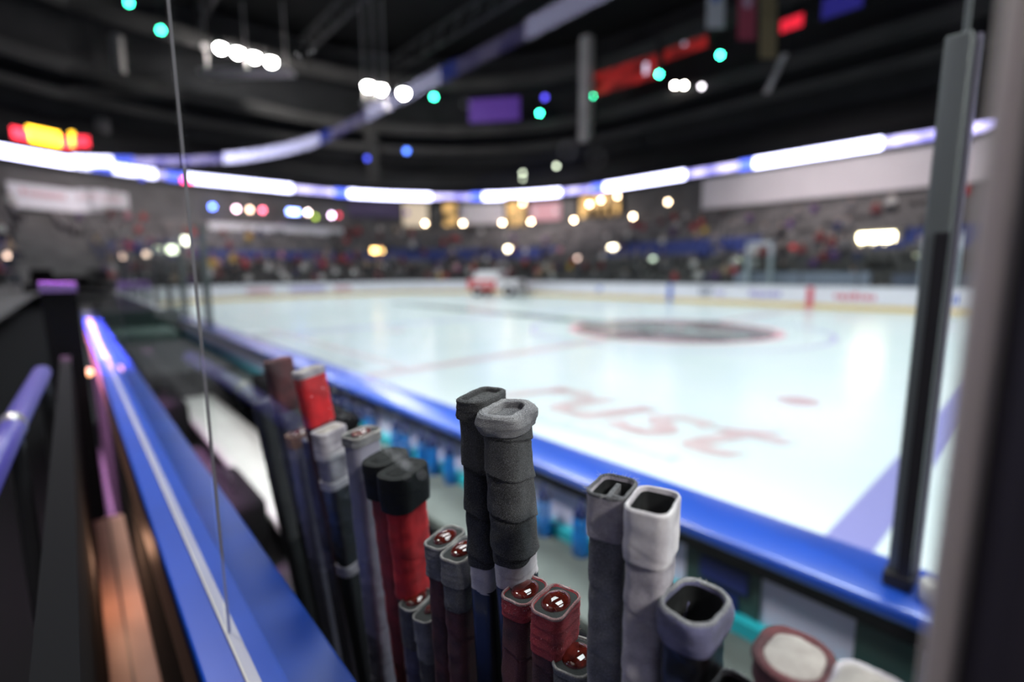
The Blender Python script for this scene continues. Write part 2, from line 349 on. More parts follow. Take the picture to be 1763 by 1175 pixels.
for px0, px1, m in ((425, 470, 'ad_rose'), (500, 560, 'ad_violet'), (575, 605, 'ad_rose')):
    a, b = hit(px0, 505, -.02), hit(px1, 505, -.02); mb = MB()
    k = 9
    for i in range(k):
        p = a.lerp(b, (i+.5)/k); mb.obox((p.x, p.y, 0), (b-a), (b-a).length/k*.34, .03, .45, .80)
    mb.build('advert', MT[m], boards)
# glass over the far boards, pane by pane
def pane(p, q, z0, z1, t, m, root, post=None):
    p, q = Vector(p), Vector(q)
    r = MB().obox(((p.x+q.x)/2, (p.y+q.y)/2, 0), q-p, (q-p).length/2-.004, t/2, z0, z1).build('glass_pane', m, root)
    if post: MB().obox((p.x, p.y, 0), q-p, .030, .05, z0, z1).build('stanchion', post, root)
    return r
x = -36.0
while x < 18:
    pane((x, YN+25.98, 0), (x+2.44, YN+25.98, 0), 1.08, 2.7, .012, MT['far_glass'], boards, MT['steel'])
    x += 2.44
# lower bowl: stepped terraces
def terrace():
    mb = MB(); n = 14; N_ = 4*(n+1)
    prof = [(1.2, -.05)]
    for k in range(16):
        d = 1.2+.85*k; z = .25+.39*k; prof += [(d, z), (d+.85, z)]
    v = []
    for d, z in prof:
        for p in outline(d, n): v.append((p[0], p[1] if p[1] > -1.15 or p[3] > -.2 else p[1], z))
    f = []
    for j in range(len(prof)-1):
        for i in range(N_):
            q = (j*N_+i, j*N_+(i+1) % N_, (j+1)*N_+(i+1) % N_, (j+1)*N_+i)
            xs = [v[k][0] for k in q]; ys = [v[k][1] for k in q]
            if sum(ys)/4 < RY-HY-.5 and max(abs(y-ys[0]) for y in ys) < 1.0 and sum(ys)/4 > -1.55 and min(xs) < 13: 
                continue
            f.append(q)
    mb.add(v, f); return mb
o = terrace().build('floor_lower_bowl', MT['concrete']); o['kind'] = 'structure'
TOPZ = .25+.39*15
ring('wall_concourse', MT['concrete'], 14.8, TOPZ-.2, 14.8, 9.85, .3)
ring('trim_1', MT['dark_wall'], 14.3, 9.72, 14.3, 9.9, .9)
ring('wall_balcony', MT['black_matte'], 14.60, 9.9, 14.60, 11.4, .35)
# upper deck, dark, with its fasciae
ring('floor_upper_deck', MT['dark_wall'], 15.0, 11.3, 21.5, 15.2)
ring('wall_upper_deck', MT['dark_wall'], 21.5, 15.2, 21.5, 28.0, .2)
ring('trim_2', MT['trim_dark'], 16.0, 15.4, 16.0, 16.1, .4)
ring('trim_3', MT['trim_dark'], 16.6, 17.6, 16.6, 18.7, .5)
ring('floor_suite_level', MT['dark_wall'], 16.6, 17.6, 21.5, 17.9)
ring('trim_4', MT['trim_dark'], 16.6, 22.6, 16.6, 24.0, .5)
o = MB().box(-75, 45, -32, 62, 30.0, 30.3).build('ceiling', MT['roof']); o['kind'] = 'structure'
for nm, b in (('wall_left', (-75, -74.5, -32, 62, 0, 30)), ('wall_right', (44.5, 45, -32, 62, 0, 30)), ('wall_back', (-75, 45, -32, -31.5, 0, 30)), ('wall_front', (-75, 45, 61.5, 62, 0, 30))):
    MB().box(*b).build(nm, MT['dark_wall'])['kind'] = 'structure'
for i, yy in enumerate((2, 12, 22, 32)):        # roof trusses along the hall
    mb = MB()
    for z in (25.6, 27.6): mb.box(-60, 30, yy-.12, yy+.12, z, z+.22)
    x = -60
    while x < 30: mb.tube([(x, yy, 25.7), (x+1.5, yy, 27.7), (x+3, yy, 25.7)], .07, 4); x += 3
    tag(mb.build('roof_truss', MT['steel']), 'dark steel roof truss along the hall, %s' % ('closest to the benches', 'over the middle of the ice', 'over the far half of the ice', 'over the far stand')[i], 'roof truss', 'roof trusses')
# ---------------------------------------------------------------- LED ribbon round the balcony
led_hi = glow('ribbon_white', (0.66, 0.66, 1.0), 9.5); led_hi.cycles.emission_sampling = 'AUTO'
led_lo = bpy.data.materials.new('ribbon_lilac'); led_lo.use_nodes = True
def led_dim(m):
    nt = m.node_tree; b = nt.nodes['Principled BSDF']; tc = nt.nodes.new('ShaderNodeTexCoord'); n = nt.nodes.new('ShaderNodeTexNoise')
    n.inputs['Scale'].default_value = 0.75; n.inputs['Detail'].default_value = 2; nt.links.new(tc.outputs['Object'], n.inputs['Vector'])
    r = nt.nodes.new('ShaderNodeValToRGB'); r.color_ramp.elements[0].position = .40; r.color_ramp.elements[1].position = .62
    r.color_ramp.elements[0].color = (.22, .20, .62, 1); r.color_ramp.elements[1].color = (.62, .56, 1, 1)
    nt.links.new(n.outputs['Fac'], r.inputs['Fac']); nt.links.new(r.outputs['Color'], b.inputs['Emission Color'])
    b.inputs['Emission Strength'].default_value = 3.0; b.inputs['Base Color'].default_value = (.02, .02, .03, 1); m.cycles.emission_sampling = 'NONE'
led_dim(led_lo)
led_blue = glow('ribbon_blue_edge', (0.10, 0.16, 1.0), 3.0)
ribbon = empty('led_ribbon', (RX, RY, 9.98), 'long glowing white and violet display ribbon wrapped round the balcony front', 'display')
RP = []                                          # ribbon path with running length
_o = outline(14.5, 24)
for i in range(len(_o)):
    a, b = _o[i], _o[(i+1) % len(_o)]; L = math.hypot(a[0]-b[0], a[1]-b[1]); k = max(1, int(L/.6))
    for j in range(k): RP.append(tuple(a[q]*(1-j/k)+b[q]*j/k for q in range(4)))
def near_idx(p):
    return min(range(len(RP)), key=lambda i: (RP[i][0]-p[0])**2+(RP[i][1]-p[1])**2)
def hitm(x, y, D):                                # the ribbon behind us, seen in the glass
    d = ray(x, y); d = Vector((d.x, -d.y, d.z)); o2 = Vector((0, 2*.101, H)); lo, hi = 0.0, 200.0
    for i in range(50):
        m = (lo+hi)/2; p = o2+d*m
        if sdf(p.x, p.y) > D: hi = m
        else: lo = m
    return o2+d*lo
lit = []
for x0, y0, x1, y1 in ((1512, 250, 1306, 278), (1183, 295, 1050, 310), (968, 320, 838, 328), (742, 328, 606, 325), (500, 315, 332, 302), (168, 278, 0, 250), (268, 290, 205, 280)):
    lit.append((near_idx(hit(x0, y0, 14.5)), near_idx(hit(x1, y1, 14.5))))
for x0, y0, x1, y1 in ((380, 262, 540, 245), (628, 208, 752, 152), (898, 75, 1010, 25), (1020, 20, 1180, -30)):
    lit.append((near_idx(hitm(x0, y0, 14.5)), near_idx(hitm(x1, y1, 14.5))))
state = [0]*len(RP)
for a, b in lit:
    if b < a: a, b = b, a
    if b-a > len(RP)/2: continue
    for i in range(a, b+1): state[i] = 1
    for i in range(b+1, b+3): state[i % len(RP)] = 2
i = 0; n = len(RP); z0, z1 = 9.98, 10.74
while i < n:
    j = i
    while j < n and state[j] == state[i]: j += 1
    mb = MB(); st = state[i]
    for k in range(i, j):
        a, b = RP[k], RP[(k+1) % n]
        za, zb = (z0, z1) if st else (z0+.10, z1-.10)
        v = [(p[0]+p[2]*d, p[1]+p[3]*d, z) for p in (a, b) for d in (0, .08) for z in (za, zb)]
        mb.add(v, [(0,1,3,2),(4,6,7,5),(0,4,5,1),(2,3,7,6),(0,2,6,4),(1,5,7,3)])
    mb.build('display_panel', (led_lo, led_hi, led_blue)[st], ribbon)
    i = j
# ---------------------------------------------------------------- seats
def seat_mesh():
    mb = MB()
    mb.box(-.24, .24, -.02, .40, .40, .46)
    mb.box(-.24, .24, .36, .43, .42, .86)
    mb.box(-.25, -.22, .05, .42, .0, .62); mb.box(.22, .25, .05, .42, .0, .62)
    return mb.mesh('stadium_seat')
sm = seat_mesh(); sm.materials.append(MT['seat_grey'])
smb = sm.copy(); smb.materials.clear(); smb.materials.append(MT['seat_blue'])
def project(p):
    d = Vector(p)-O; z = d.dot(FW)
    return (881.5+FPX*d.dot(RT)/z, 587.5-FPX*d.dot(UP)/z, z) if z > .1 else (-1, -1, -1)
seats = []
for k in range(1, 15):
    d = 1.2+.85*k+.40; z = .25+.39*k; pts = outline(d, 30); run = 0.0; cnt = 0
    for i in range(len(pts)):
        a, b = pts[i], pts[(i+1) % len(pts)]; L = math.hypot(a[0]-b[0], a[1]-b[1])
        while run < L:
            t = run/L; x, y, nx, ny = (a[q]*(1-t)+b[q]*t for q in range(4)); cnt += 1; run += .56
            if cnt % 24 in (0, 1): continue
            if y < -.5 and (y > -1.7 or x > 3): continue
            if y < YN and ny < -.5 and y > -2.2: continue
            seats.append((x, y, z, math.atan2(ny, nx)-PI/2, k))
        run -= L
def in_view(s):
    u, v, w = project((s[0], s[1], s[2]+.5)); return w > 0 and -20 < u < 1700 and 250 < v < 1100
vis = sorted([s for s in seats if in_view(s)], key=lambda s: project(s[:3])[2])
near_set = set(id(s) for s in vis[:300])
def blue(s): return s[4] in (6, 7, 8) and int((s[0]+60)/6.5) % 3 != 1
def side_of(x, y):
    if x < RX-HX+4 and y > 0: return 'end stand'
    return 'far stand' if y > 10 else 'near stand'
smd = sm.copy(); smd.materials.clear(); smd.materials.append(MT['seat_dark'])
rest = {0: MB(), 1: MB(), 2: MB()}
q8 = [(v.co.copy()) for v in sm.vertices]; qf = [tuple(p.vertices) for p in sm.polygons]
for s in seats:
    if id(s) in near_set:
        bl = blue(s); o = bpy.data.objects.new('stadium_seat', smb if bl else smd if s[4] < 5 else sm); COL.objects.link(o)
        o.location = s[:3]; o.rotation_euler = (0, 0, s[3])
        cn = 'blue' if bl else 'dark grey' if s[4] < 5 else 'grey'
        tag(o, 'empty %s folding stadium seat in the %s' % (cn, side_of(s[0], s[1])), 'seat', '%s stadium seats in the %s' % (cn, side_of(s[0], s[1])))
    elif project((s[0], s[1], s[2]))[2] > 0:
        R_ = Matrix.Rotation(s[3], 3, 'Z'); rest[1 if blue(s) else 2 if s[4] < 5 else 0].add([R_ @ c + Vector(s[:3]) for c in q8], qf)
tag(rest[0].build('stadium_seats', MT['seat_grey']), 'rows of far grey stadium seats filling the terraces', 'seats', kind='stuff')
tag(rest[2].build('stadium_seats', MT['seat_dark']), 'rows of far dark grey stadium seats closest to the ice', 'seats', kind='stuff')
tag(rest[1].build('stadium_seats', MT['seat_blue']), 'rows of far blue stadium seats low in the terraces', 'seats', kind='stuff')
# ---------------------------------------------------------------- people
def figure(kind):
    """one continuous skinned body; the pose is seated or standing, facing -y"""
    if kind == 'sit':
        J = [((0,0,.50),.125),((0,.02,.72),.13),((0,.03,.96),.135),((0,.02,1.10),.055),((0,0,1.17),.085),((0,-.005,1.29),.088),
             ((-.10,-.05,.50),.085),((-.12,-.44,.52),.062),((-.12,-.46,.10),.045),((-.12,-.60,.06),.04),
             ((.10,-.05,.50),.085),((.13,-.44,.52),.062),((.13,-.46,.10),.045),((.13,-.60,.06),.04),
             ((-.20,.02,.99),.055),((-.25,-.06,.74),.043),((-.14,-.30,.64),.033),((.20,.02,.99),.055),((.25,-.06,.74),.043),((.13,-.30,.64),.033)]
    else:
        J = [((0,0,.92),.125),((0,.01,1.12),.13),((0,.02,1.36),.14),((0,.02,1.49),.055),((0,0,1.57),.085),((0,-.005,1.69),.088),
             ((-.10,0,.88),.085),((-.11,-.02,.50),.06),((-.11,0,.09),.045),((-.12,-.14,.05),.04),
             ((.10,0,.88),.085),((.12,-.03,.50),.06),((.12,0,.09),.045),((.13,-.14,.05),.04),
             ((-.20,.02,1.39),.055),((-.26,.0,1.12),.043),((-.24,-.12,.90),.033),((.20,.02,1.39),.055),((.26,0,1.12),.043),((.24,-.12,.90),.033)]
    E = [(0,1),(1,2),(2,3),(3,4),(4,5),(0,6),(6,7),(7,8),(8,9),(0,10),(10,11),(11,12),(12,13),(2,14),(14,15),(15,16),(2,17),(17,18),(18,19)]
    me = bpy.data.meshes.new('fig'); me.from_pydata([j[0] for j in J], E, []); o = bpy.data.objects.new('fig', me); COL.objects.link(o)
    sk = o.modifiers.new('skin', 'SKIN')
    for i, j in enumerate(J): o.data.skin_vertices[0].data[i].radius = (j[1], j[1])
    o.data.skin_vertices[0].data[0].use_root = True
    ss = o.modifiers.new('sub', 'SUBSURF'); ss.levels = 1; ss.render_levels = 1
    bpy.context.view_layer.update()
    out = bpy.data.meshes.new_from_object(o.evaluated_get(bpy.context.evaluated_depsgraph_get())); bpy.data.objects.remove(o)
    for m in ('skin', 'dust', 'trousers', 'black_matte'): out.materials.append(MT[m])
    neck = 1.10 if kind == 'sit' else 1.49; hip = .56 if kind == 'sit' else .90
    for p in out.polygons:
        c = p.center; p.use_smooth = True
        if c.z > neck: p.material_index = 3 if (c.z > neck+.17 or (c.y > .03 and c.z > neck+.06)) else 0
        elif kind == 'sit': p.material_index = 2 if (c.z < hip+.02 and abs(c.x) < .22 and c.y < .14) else (0 if c.y < -.26 and c.z > .58 else 1)
        else: p.material_index = 2 if c.z < hip and abs(c.x) < .20 else (0 if c.z < .93 and abs(c.x) > .2 else 1)
    return out
FIG = {'sit': figure('sit'), 'stand': figure('stand')}
SHIRT = {'red': (0.42, .02, .03), 'dark red': (.16, .015, .02), 'white': (.55, .53, .52), 'black': (.015, .015, .018), 'navy': (.02, .03, .10),
         'grey': (.16, .15, .16), 'violet': (.09, .04, .16), 'tan': (.38, .27, .19), 'pink': (.55, .22, .28), 'yellow': (.55, .35, .03)}
SM = {k: mat('shirt_'+k.replace(' ', '_'), c, .85) for k, c in SHIRT.items()}
fig_cache = {}
def person(x, y, z, rot, kind, shirt, label, group=None, sc=1.0):
    if (kind, shirt) not in fig_cache:
        me = FIG[kind].copy(); me.materials[1] = SM[shirt]; fig_cache[(kind, shirt)] = me
    o = bpy.data.objects.new('person', fig_cache[(kind, shirt)]); COL.objects.link(o)
    o.location = (x, y, z); o.rotation_euler = (0, 0, rot); o.scale = (sc,)*3
    return tag(o, label, 'person', group)
rnd = random.Random(11)
weights = ['red']*3+['dark red']*4+['white']*4+['black']*4+['navy']*2+['grey']*6+['violet']*2+['tan']*2+['pink']*1+['yellow']
place = [s for s in vis if s[1] > -9]
rnd.shuffle(place)
def dens(s):
    u, v, w = project(s[:3]); 
    base = .10
    if s[4] <= 5: base = .30
    if u < 700: base *= 1.5
    if u < 330 and s[4] < 9: base = .5
    return base
cnt = 0
ROW = ['', 'front', 'second', 'third', 'fourth', 'fifth', 'sixth', 'seventh', 'eighth', 'ninth', 'tenth', 'eleventh', 'twelfth', 'thirteenth', 'fourteenth', 'top']
used = set()
for s in place:
    if rnd.random() > dens(s) or cnt >= 300: continue
    sh = rnd.choice(weights); st = rnd.random() < .12
    u, v, w = project(s[:3]); sec = int((s[0]+60)/3.2)
    where = ('end stand' if s[0] < RX-HX+4 else ('near stand' if s[1] < 5 else 'far stand'))
    lab = '%s spectator in %s, %s row, %s' % ('standing' if st else 'seated', sh, ROW[s[4]], where)
    if u > 1300: lab += ', behind penalty box'
    elif 780 < u < 920: lab += ', behind the ice resurfacer'
    elif u < 200: lab += ', leftmost part'
    elif u < 500: lab += ', left part'
    elif u < 780: lab += ', left of the resurfacer'
    else: lab += ', right of the resurfacer'
    used.add(lab)
    k = 'stand' if st else 'sit'
    x, y = s[0], s[1]
    person(x, y, s[2]+.02, s[3], k, sh, lab, lab[:60] , rnd.uniform(.93, 1.08)); cnt += 1
# ---------------------------------------------------------------- lamps, signs and openings in the stands
def lamp(px, py, D, w, h, col, s, name, label, cat='lamp', group=None, body=True, p=None, depth=.10, rnd_=False):
    p = p if p is not None else hit(px, py, D); q = ray(px, py); n = -Vector((q.x, q.y, 0)).normalized()
    if D: 
        e = .05; gx = sdf(p.x+e, p.y)-sdf(p.x-e, p.y); gy = sdf(p.x, p.y+e)-sdf(p.x, p.y-e); n = -Vector((gx, gy, 0)).normalized()
    u = Vector((-n.y, n.x, 0)); r = empty(name, (p.x, p.y, p.z-h/2), label, cat, group)
    if body: 
        c = p - n*(depth*.8); MB().obox((c.x, c.y, 0), u, w/2*1.15, depth*.7, p.z-h*.58, p.z+h*.58).build('housing', MT['black'], r)
    if rnd_:
        MB().sphere((p.x, p.y, p.z), w/2, w/2, h/2).build('bulb', glow('glow_%d_%d' % (px, py), col, s), r, smooth=True)
    else:
        MB().obox((p.x, p.y, 0), u, w/2, depth*.4, p.z-h/2, p.z+h/2).build('lens', glow('glow_%d_%d' % (px, py), col, s), r)
    return r
WARM = (1.0, .74, .50)
descr = lambda px: ('left of the yellow-lit openings' if px < 760 else 'below the tall yellow-lit doorway' if px < 930 else 'beside the amber-lit bar opening' if px < 1100 else 'near the white wall')
for i, (px, py) in enumerate(((732, 385), (797, 385), (865, 384), (914, 382), (988, 379), (1090, 373), (1063, 338), (1035, 345), (1150, 348), (900, 350), (1015, 352))):
    lamp(px, py, 14.55, .30, .30, WARM, 34 if py > 360 else 26, 'wall_lamp', 'small warm round wall lamp under the balcony, %s' % descr(px), 'lamp', 'warm wall lamps %s' % descr(px), rnd_=True)
# openings: recessed rooms with lit back walls
amb = glow('amber_interior', (1.0, .58, .20), 0.85, (.3, .2, .1)); pal = glow('pale_interior', (1.0, .80, .60), .6, (.3, .25, .2)); rd = glow('red_interior', (.8, .03, .03), .20, (.2, .01, .01))
for m_ in (rd, amb):      # patchy room light put into the glow by a noise texture
    nt = m_.node_tree; b_ = nt.nodes['Principled BSDF']; t_ = nt.nodes.new('ShaderNodeTexCoord'); n_ = nt.nodes.new('ShaderNodeTexNoise'); n_.inputs['Scale'].default_value = 1.1; n_.inputs['Detail'].default_value = 3
    r_ = nt.nodes.new('ShaderNodeMapRange'); r_.inputs[1].default_value = .38; r_.inputs[2].default_value = .62; r_.inputs[3].default_value = .02; r_.inputs[4].default_value = b_.inputs['Emission Strength'].default_value*1.8
    nt.links.new(t_.outputs['Object'], n_.inputs['Vector']); nt.links.new(n_.outputs['Fac'], r_.inputs[0]); nt.links.new(r_.outputs[0], b_.inputs['Emission Strength'])
def opening(x0, x1, y0, y1, D, m, label, cat='doorway'):
    a, b = hit(x0, (y0+y1)/2, D), hit(x1, (y0+y1)/2, D); t = hit((x0+x1)/2, y0, D).z; bt = hit((x0+x1)/2, y1, D).z
    c = (a+b)/2; u = b-a; r = empty('lit_opening', (c.x, c.y, bt), label, cat); hw = u.length/2; un = Vector((u.x, u.y, 0)).normalized()
    n = Vector((-un.y, un.x, 0)); n = n if n.dot(Vector((-c.x, -c.y, 0))) > 0 else -n
    MB().obox((c.x, c.y, 0), un, hw, .05, bt, t).build('back_wall', m, r)
    for sgn in (-1, 1):
        e = c+un*(hw*sgn)+n*.25; MB().obox((e.x, e.y, 0), un, .10, .30, bt, t).build('jamb', MT['dark_wall'], r)
    e = c+n*.25; MB().obox((e.x, e.y, 0), un, hw, .30, t, t+.2).build('lintel', MT['dark_wall'], r)
    return r, c, un, n, bt, t
opening(692, 738, 348, 390, 14.72, pal, 'wide pale-lit concourse doorway under the balcony')
opening(762, 788, 346, 389, 14.72, amb, 'narrow amber-lit doorway between the pale doorway and the white banner')
opening(872, 908, 343, 389, 14.72, amb, 'tall yellow-lit doorway above the ice resurfacer')
r_, c_, u_, n_, b_, t_ = opening(998, 1072, 335, 372, 14.72, amb, 'wide amber-lit bar opening under the ribbon right of the middle')
for k in (-.6, -.1, .35, .8):
    e = c_+u_*(k*2.0)+n_*.2; MB().obox((e.x, e.y, 0), u_, .22, .2, b_, b_+.9).build('counter_block', MT['dark_wall'], r_)
def wall_panel(x0, x1, y0, y1, D, m, name, label, cat, marks=None, mm=None):
    a, b = hit(x0, (y0+y1)/2, D), hit(x1, (y0+y1)/2, D); t = hit((x0+x1)/2, y0, D).z; bt = hit((x0+x1)/2, y1, D).z
    n = max(1, int(abs(x1-x0)/60)); r = empty(name, ((a.x+b.x)/2, (a.y+b.y)/2, bt), label, cat); mb = MB(); pts = [hit(x0+(x1-x0)*i/n, (y0+y1)/2, D) for i in range(n+1)]
    for p, q in zip(pts, pts[1:]): c = (p+q)/2; mb.obox((c.x, c.y, 0), q-p, (q-p).length/2+.01, .06, bt, t)
    mb.build('panel', m, r)
    if marks:
        mb = MB()
        for (u0, u1, v0, v1) in marks:
            p, q = pts[0].lerp(pts[-1], u0), pts[0].lerp(pts[-1], u1); 
            p = hit(x0+(x1-x0)*u0, (y0+y1)/2, D-.09); q = hit(x0+(x1-x0)*u1, (y0+y1)/2, D-.09); c = (p+q)/2
            mb.obox((c.x, c.y, 0), q-p, (q-p).length/2, .02, bt+(t-bt)*v0, bt+(t-bt)*v1)
        mb.build('lettering', mm, r)
    return r
ww = tag(MB().box(-22.3, 4.0, 42.16, 42.34, 7.15, 9.70).build('wall_cladding', MT['white_wall']), 'long plain white wall panel below the ribbon, right side', 'wall panel')
wall_panel(792, 868, 352, 386, 14.62, MT['white_wall'], 'wall_banner', 'pale banner between two amber-lit doorways', 'banner', [(.05+.09*i, .11+.09*i, .35, .62) for i in range(10)], MT['ad_violet'])
wall_panel(912, 965, 350, 380, 14.62, MT['ad_rose'], 'wall_banner', 'reddish white banner right of the tall yellow doorway', 'banner', [(.08+.12*i, .16+.12*i, .35, .65) for i in range(7)], MT['board_white'])
wall_panel(15, 150, 322, 362, 14.5, MT['board_white'], 'wall_banner', 'large white banner with a small red mark on the end wall', 'banner', [(.16, .22, .55, .8)]+[(.26+.06*i, .30+.06*i, .52, .74) for i in range(8)], MT['ad_rose'])
wall_panel(160, 220, 330, 358, 14.5, MT['board_white'], 'wall_banner', 'short white banner to the right of the large white one', 'banner', [(.12+.14*i, .2+.14*i, .4, .7) for i in range(5)], MT['ad_rose'])
wall_panel(360, 590, 388, 402, 12.6, MT['board_white'], 'railing_banner', 'long thin white banner along a rail in the end stand', 'banner')
wall_panel(600, 690, 350, 374, 14.6, mat('dim_violet', (.10, .07, .16), .7), 'wall_banner', 'dim violet banner left of the pale-lit doorway', 'banner')
# stairway portals with lit exit panels
def portal(px, py, w, h, col, s, label, extra=None):
    p = on_stand(px, py); p = O + (p-O)*.985
    e = .05; gx = sdf(p.x+e, p.y)-sdf(p.x-e, p.y); gy = sdf(p.x, p.y+e)-sdf(p.x, p.y-e); n = -Vector((gx, gy, 0)).normalized(); u = Vector((-n.y, n.x, 0))
    zb = p.z-1.9; r = empty('stair_portal', (p.x, p.y, zb), label, 'stair portal'); c = p-n*1.1
    MB().obox((c.x, c.y, 0), u, max(w*.7, .9), 1.0, zb-.2, p.z+h*.9).build('portal_walls', MT['concrete'], r)
    a = p-n*.06; MB().obox((a.x, a.y, 0), u, w/2, .05, p.z-h/2, p.z+h/2).build('lit_panel', glow('portal_%d' % px, col, s), r)
    if extra: 
        a = p-n*.03-u*(w*.95); MB().obox((a.x, a.y, 0), u, w/2, .05, p.z-h*.7, p.z+h*.9).build('side_panel', extra, r)
    return r
yel = mat('yellow_panel', (.62, .42, .04), .6)
portal(650, 432, 1.1, .42, (1.0, .62, .20), 14, 'grey stair portal with an orange-yellow lit panel, left of the ice resurfacer')
portal(875, 430, .55, .45, (1.0, .85, .60), 24, 'grey stair portal with a small round-looking warm light just above the ice resurfacer')
portal(1055, 429, .85, .50, (1.0, .86, .62), 22, 'grey stair portal with a bright warm light right of the ice resurfacer')
portal(1508, 411, 1.75, .62, (1.0, .86, .55), 18, 'grey stair portal with the widest and brightest warm lit panel, far right')
portal(1591, 433, .8, .45, (.9, .9, .65), 3, 'small stair portal with a dim greenish-white light beside the tall stanchion')
portal(290, 430, 1.7, .5, (.95, 1.0, .75), 9, 'grey stair portal with a long pale greenish light in the left part of the stand')
portal(314, 415, .8, .6, (1.0, 1.0, .80), 9, 'grey stair portal with a pale light above the long greenish one')
for px, py, c, s, lab in ((252, 438, (1, .70, .55), 7, 'peach round light left of the long greenish portal light'), (8, 440, (1, .70, .55), 8, 'peach light at the left edge low in the stand'),
        (1124, 447, (.7, .8, .65), 4, 'faint greenish light low in the far stand'), (995, 445, (1, .7, .6), 4, 'faint pinkish light low in the far stand, left of the green one'),
        (1270, 450, (.8, .85, .65), 4, 'faint pale light by the penalty box frame'), (1365, 425, (.7, .05, .05), .8, 'red sign above the penalty box frame')):
    p = on_stand(px, py); p = O+(p-O)*.985; lamp(px, py, 0, .4, .36, c, s, 'stand_light', lab, 'lamp', p=p, rnd_=True)
for px, py, w, c, s, lab in ((366, 356, .45, (.12, .22, 1), 14, 'blue screen light, first from the left under the end balcony'), (407, 360, .40, (1, .62, .78), 14, 'pink-white screen light right of the blue one'),
        (430, 361, .36, (1, .66, .48), 10, 'peach screen light between a pink and a red one'), (452, 362, .40, (1, .16, .26), 10, 'red screen light right of the peach one'),
        (505, 365, 1.1, (.25, .35, 1), 14, 'wide blue-white screen light under the end balcony'), (530, 366, .36, (1, .75, .72), 14, 'pinkish white light right of the wide blue screen'),
        (543, 374, .34, (.35, .5, .05), 5, 'olive green light below the row of screens'), (571, 371, .36, (.95, .7, 1), 12, 'violet-white light at the right end of the screens'), (583, 371, .3, (.8, .05, .1), 4, 'dim red light at the right end of the screens'),
        (322, 312, .85, (1, .06, .22), 7, 'magenta red sign hanging just below the ribbon'), (244, 307, .5, (.08, .10, .8), 2, 'dim blue light below the ribbon, left part'),
        (700, 366, .4, (.3, .1, .8), .5, 'faint violet light over the pale-lit doorway')):
    lamp(px, py, 14.4, w, .40, c, s*1.6, 'screen_light', lab, 'lamp', 'coloured lights under the end balcony', rnd_=(w < .6))
for px, py, w, h, c, s, lab in ((36, 234, 1.0, 1.0, (1, .03, .06), 5, 'red glowing sign part left of the yellow one'), (76, 236, 1.9, 1.1, (1, .55, .02), 9, 'yellow glowing sign on top of the ribbon at the left'), (117, 248, .9, .9, (1, .04, .08), 3.5, 'red glowing sign part right of the yellow one')):
    lamp(px, py, 14.7, w, h, c, s, 'glowing_sign', lab, 'sign')
GREEN = (.04, 1.0, .50)
for px, py, w, c, s, lab in ((1240, 95, .36, GREEN, 30, 'green pilot light furthest right along the upper tier'), (1135, 128, .36, GREEN, 30, 'green pilot light below the red-lit suite'), (1020, 166, .36, GREEN, 26, 'green pilot light at the foot of the pale column'),
        (929, 195, .36, GREEN, 26, 'green pilot light right of the violet banner'), (747, 167, .42, GREEN, 26, 'green pilot light beside the second floodlight bank'),
        (938, 168, .5, (.10, .08, .9), 3, 'violet-blue light above the violet banner corner'), (700, 260, .55, (.08, .20, .95), 5, 'blue light under the middle of the upper tier'), (632, 273, .4, (.06, .09, .9), 3.5, 'dim blue light left of the brighter blue one'),
        (1162, 147, .34, (1, .93, .82), 40, 'white spot lamp, left one of a close pair'), (1178, 147, .34, (1, .93, .82), 40, 'white spot lamp, right one of a close pair'), (1208, 149, .34, (.9, .82, .9), 7, 'dimmer white spot lamp right of the bright pair'),
        (958, 286, .35, (.9, 1, .75), 5, 'pale spot light above the ribbon'), (900, 298, .35, (.9, 1, .75), 4, 'faint pale spot light above the ribbon, left of another'), (900, 308, .3, (.9, 1, .75), 3, 'faint pale spot light just touching the ribbon')):
    lamp(px, py, 16.5 if py < 200 else 15.5, w, w, c, s*1.7, 'spot_lamp', lab, 'lamp', rnd_=True)
for px, py, lab in ((222, 5, 'green laser-like pilot lamp at the top edge, left'), (277, 52, 'green pilot lamp left of the first floodlight bank')):
    p = O+ray(px, py)*34; lamp(px, py, 0, .36, .36, GREEN, 42, 'pilot_lamp', lab, 'lamp', p=p, rnd_=True)
    MB().tube([(p.x, p.y, p.z+.2), (p.x, p.y, 26.5)], .02, 6).build('hanging_wire', MT['steel'], S.objects[-1] if False else bpy.data.objects[[o for o in bpy.data.objects if o.name.startswith('pilot_lamp')][-1].name])
# red-lit suites, column and banners high on the far side
for x0, x1, y0, y1, lab in ((1025, 1135, 92, 150, 'red-lit suite opening right of the pale column'), (1145, 1222, 62, 92, 'red-lit suite opening higher and further right')):
    opening(x0, x1, y0, y1, 17.0, rd, lab, 'suite')
for i, (px, py) in enumerate(((1090, 115), (1112, 118), (1068, 120), (1178, 74))):
    lamp(px, py, 16.8, .35, 1.0 if i < 2 else .4, (.85, .75, 1), 1.3 if i < 2 else .6, 'suite_screen', 'pale light inside the red-lit suite, %s' % ('tallest', 'right of the tallest', 'left of the tallest', 'up in the right-hand suite')[i], 'screen', body=False)
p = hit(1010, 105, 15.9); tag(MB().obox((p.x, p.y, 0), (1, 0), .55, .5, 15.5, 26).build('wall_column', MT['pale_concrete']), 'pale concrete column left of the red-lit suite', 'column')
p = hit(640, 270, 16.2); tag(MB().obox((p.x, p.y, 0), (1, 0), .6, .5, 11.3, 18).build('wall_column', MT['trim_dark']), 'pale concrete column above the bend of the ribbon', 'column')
viol = glow('violet_banner', (.10, .03, .32), .35, (.10, .04, .25))
wall_panel(808, 895, 170, 210, 16.4, viol, 'lit_banner', 'violet lit banner on the upper tier front', 'banner', [(.2+.1*i, .26+.1*i, .35, .6) for i in range(6)], mat('violet_mark', (.18, .10, .35), .6))
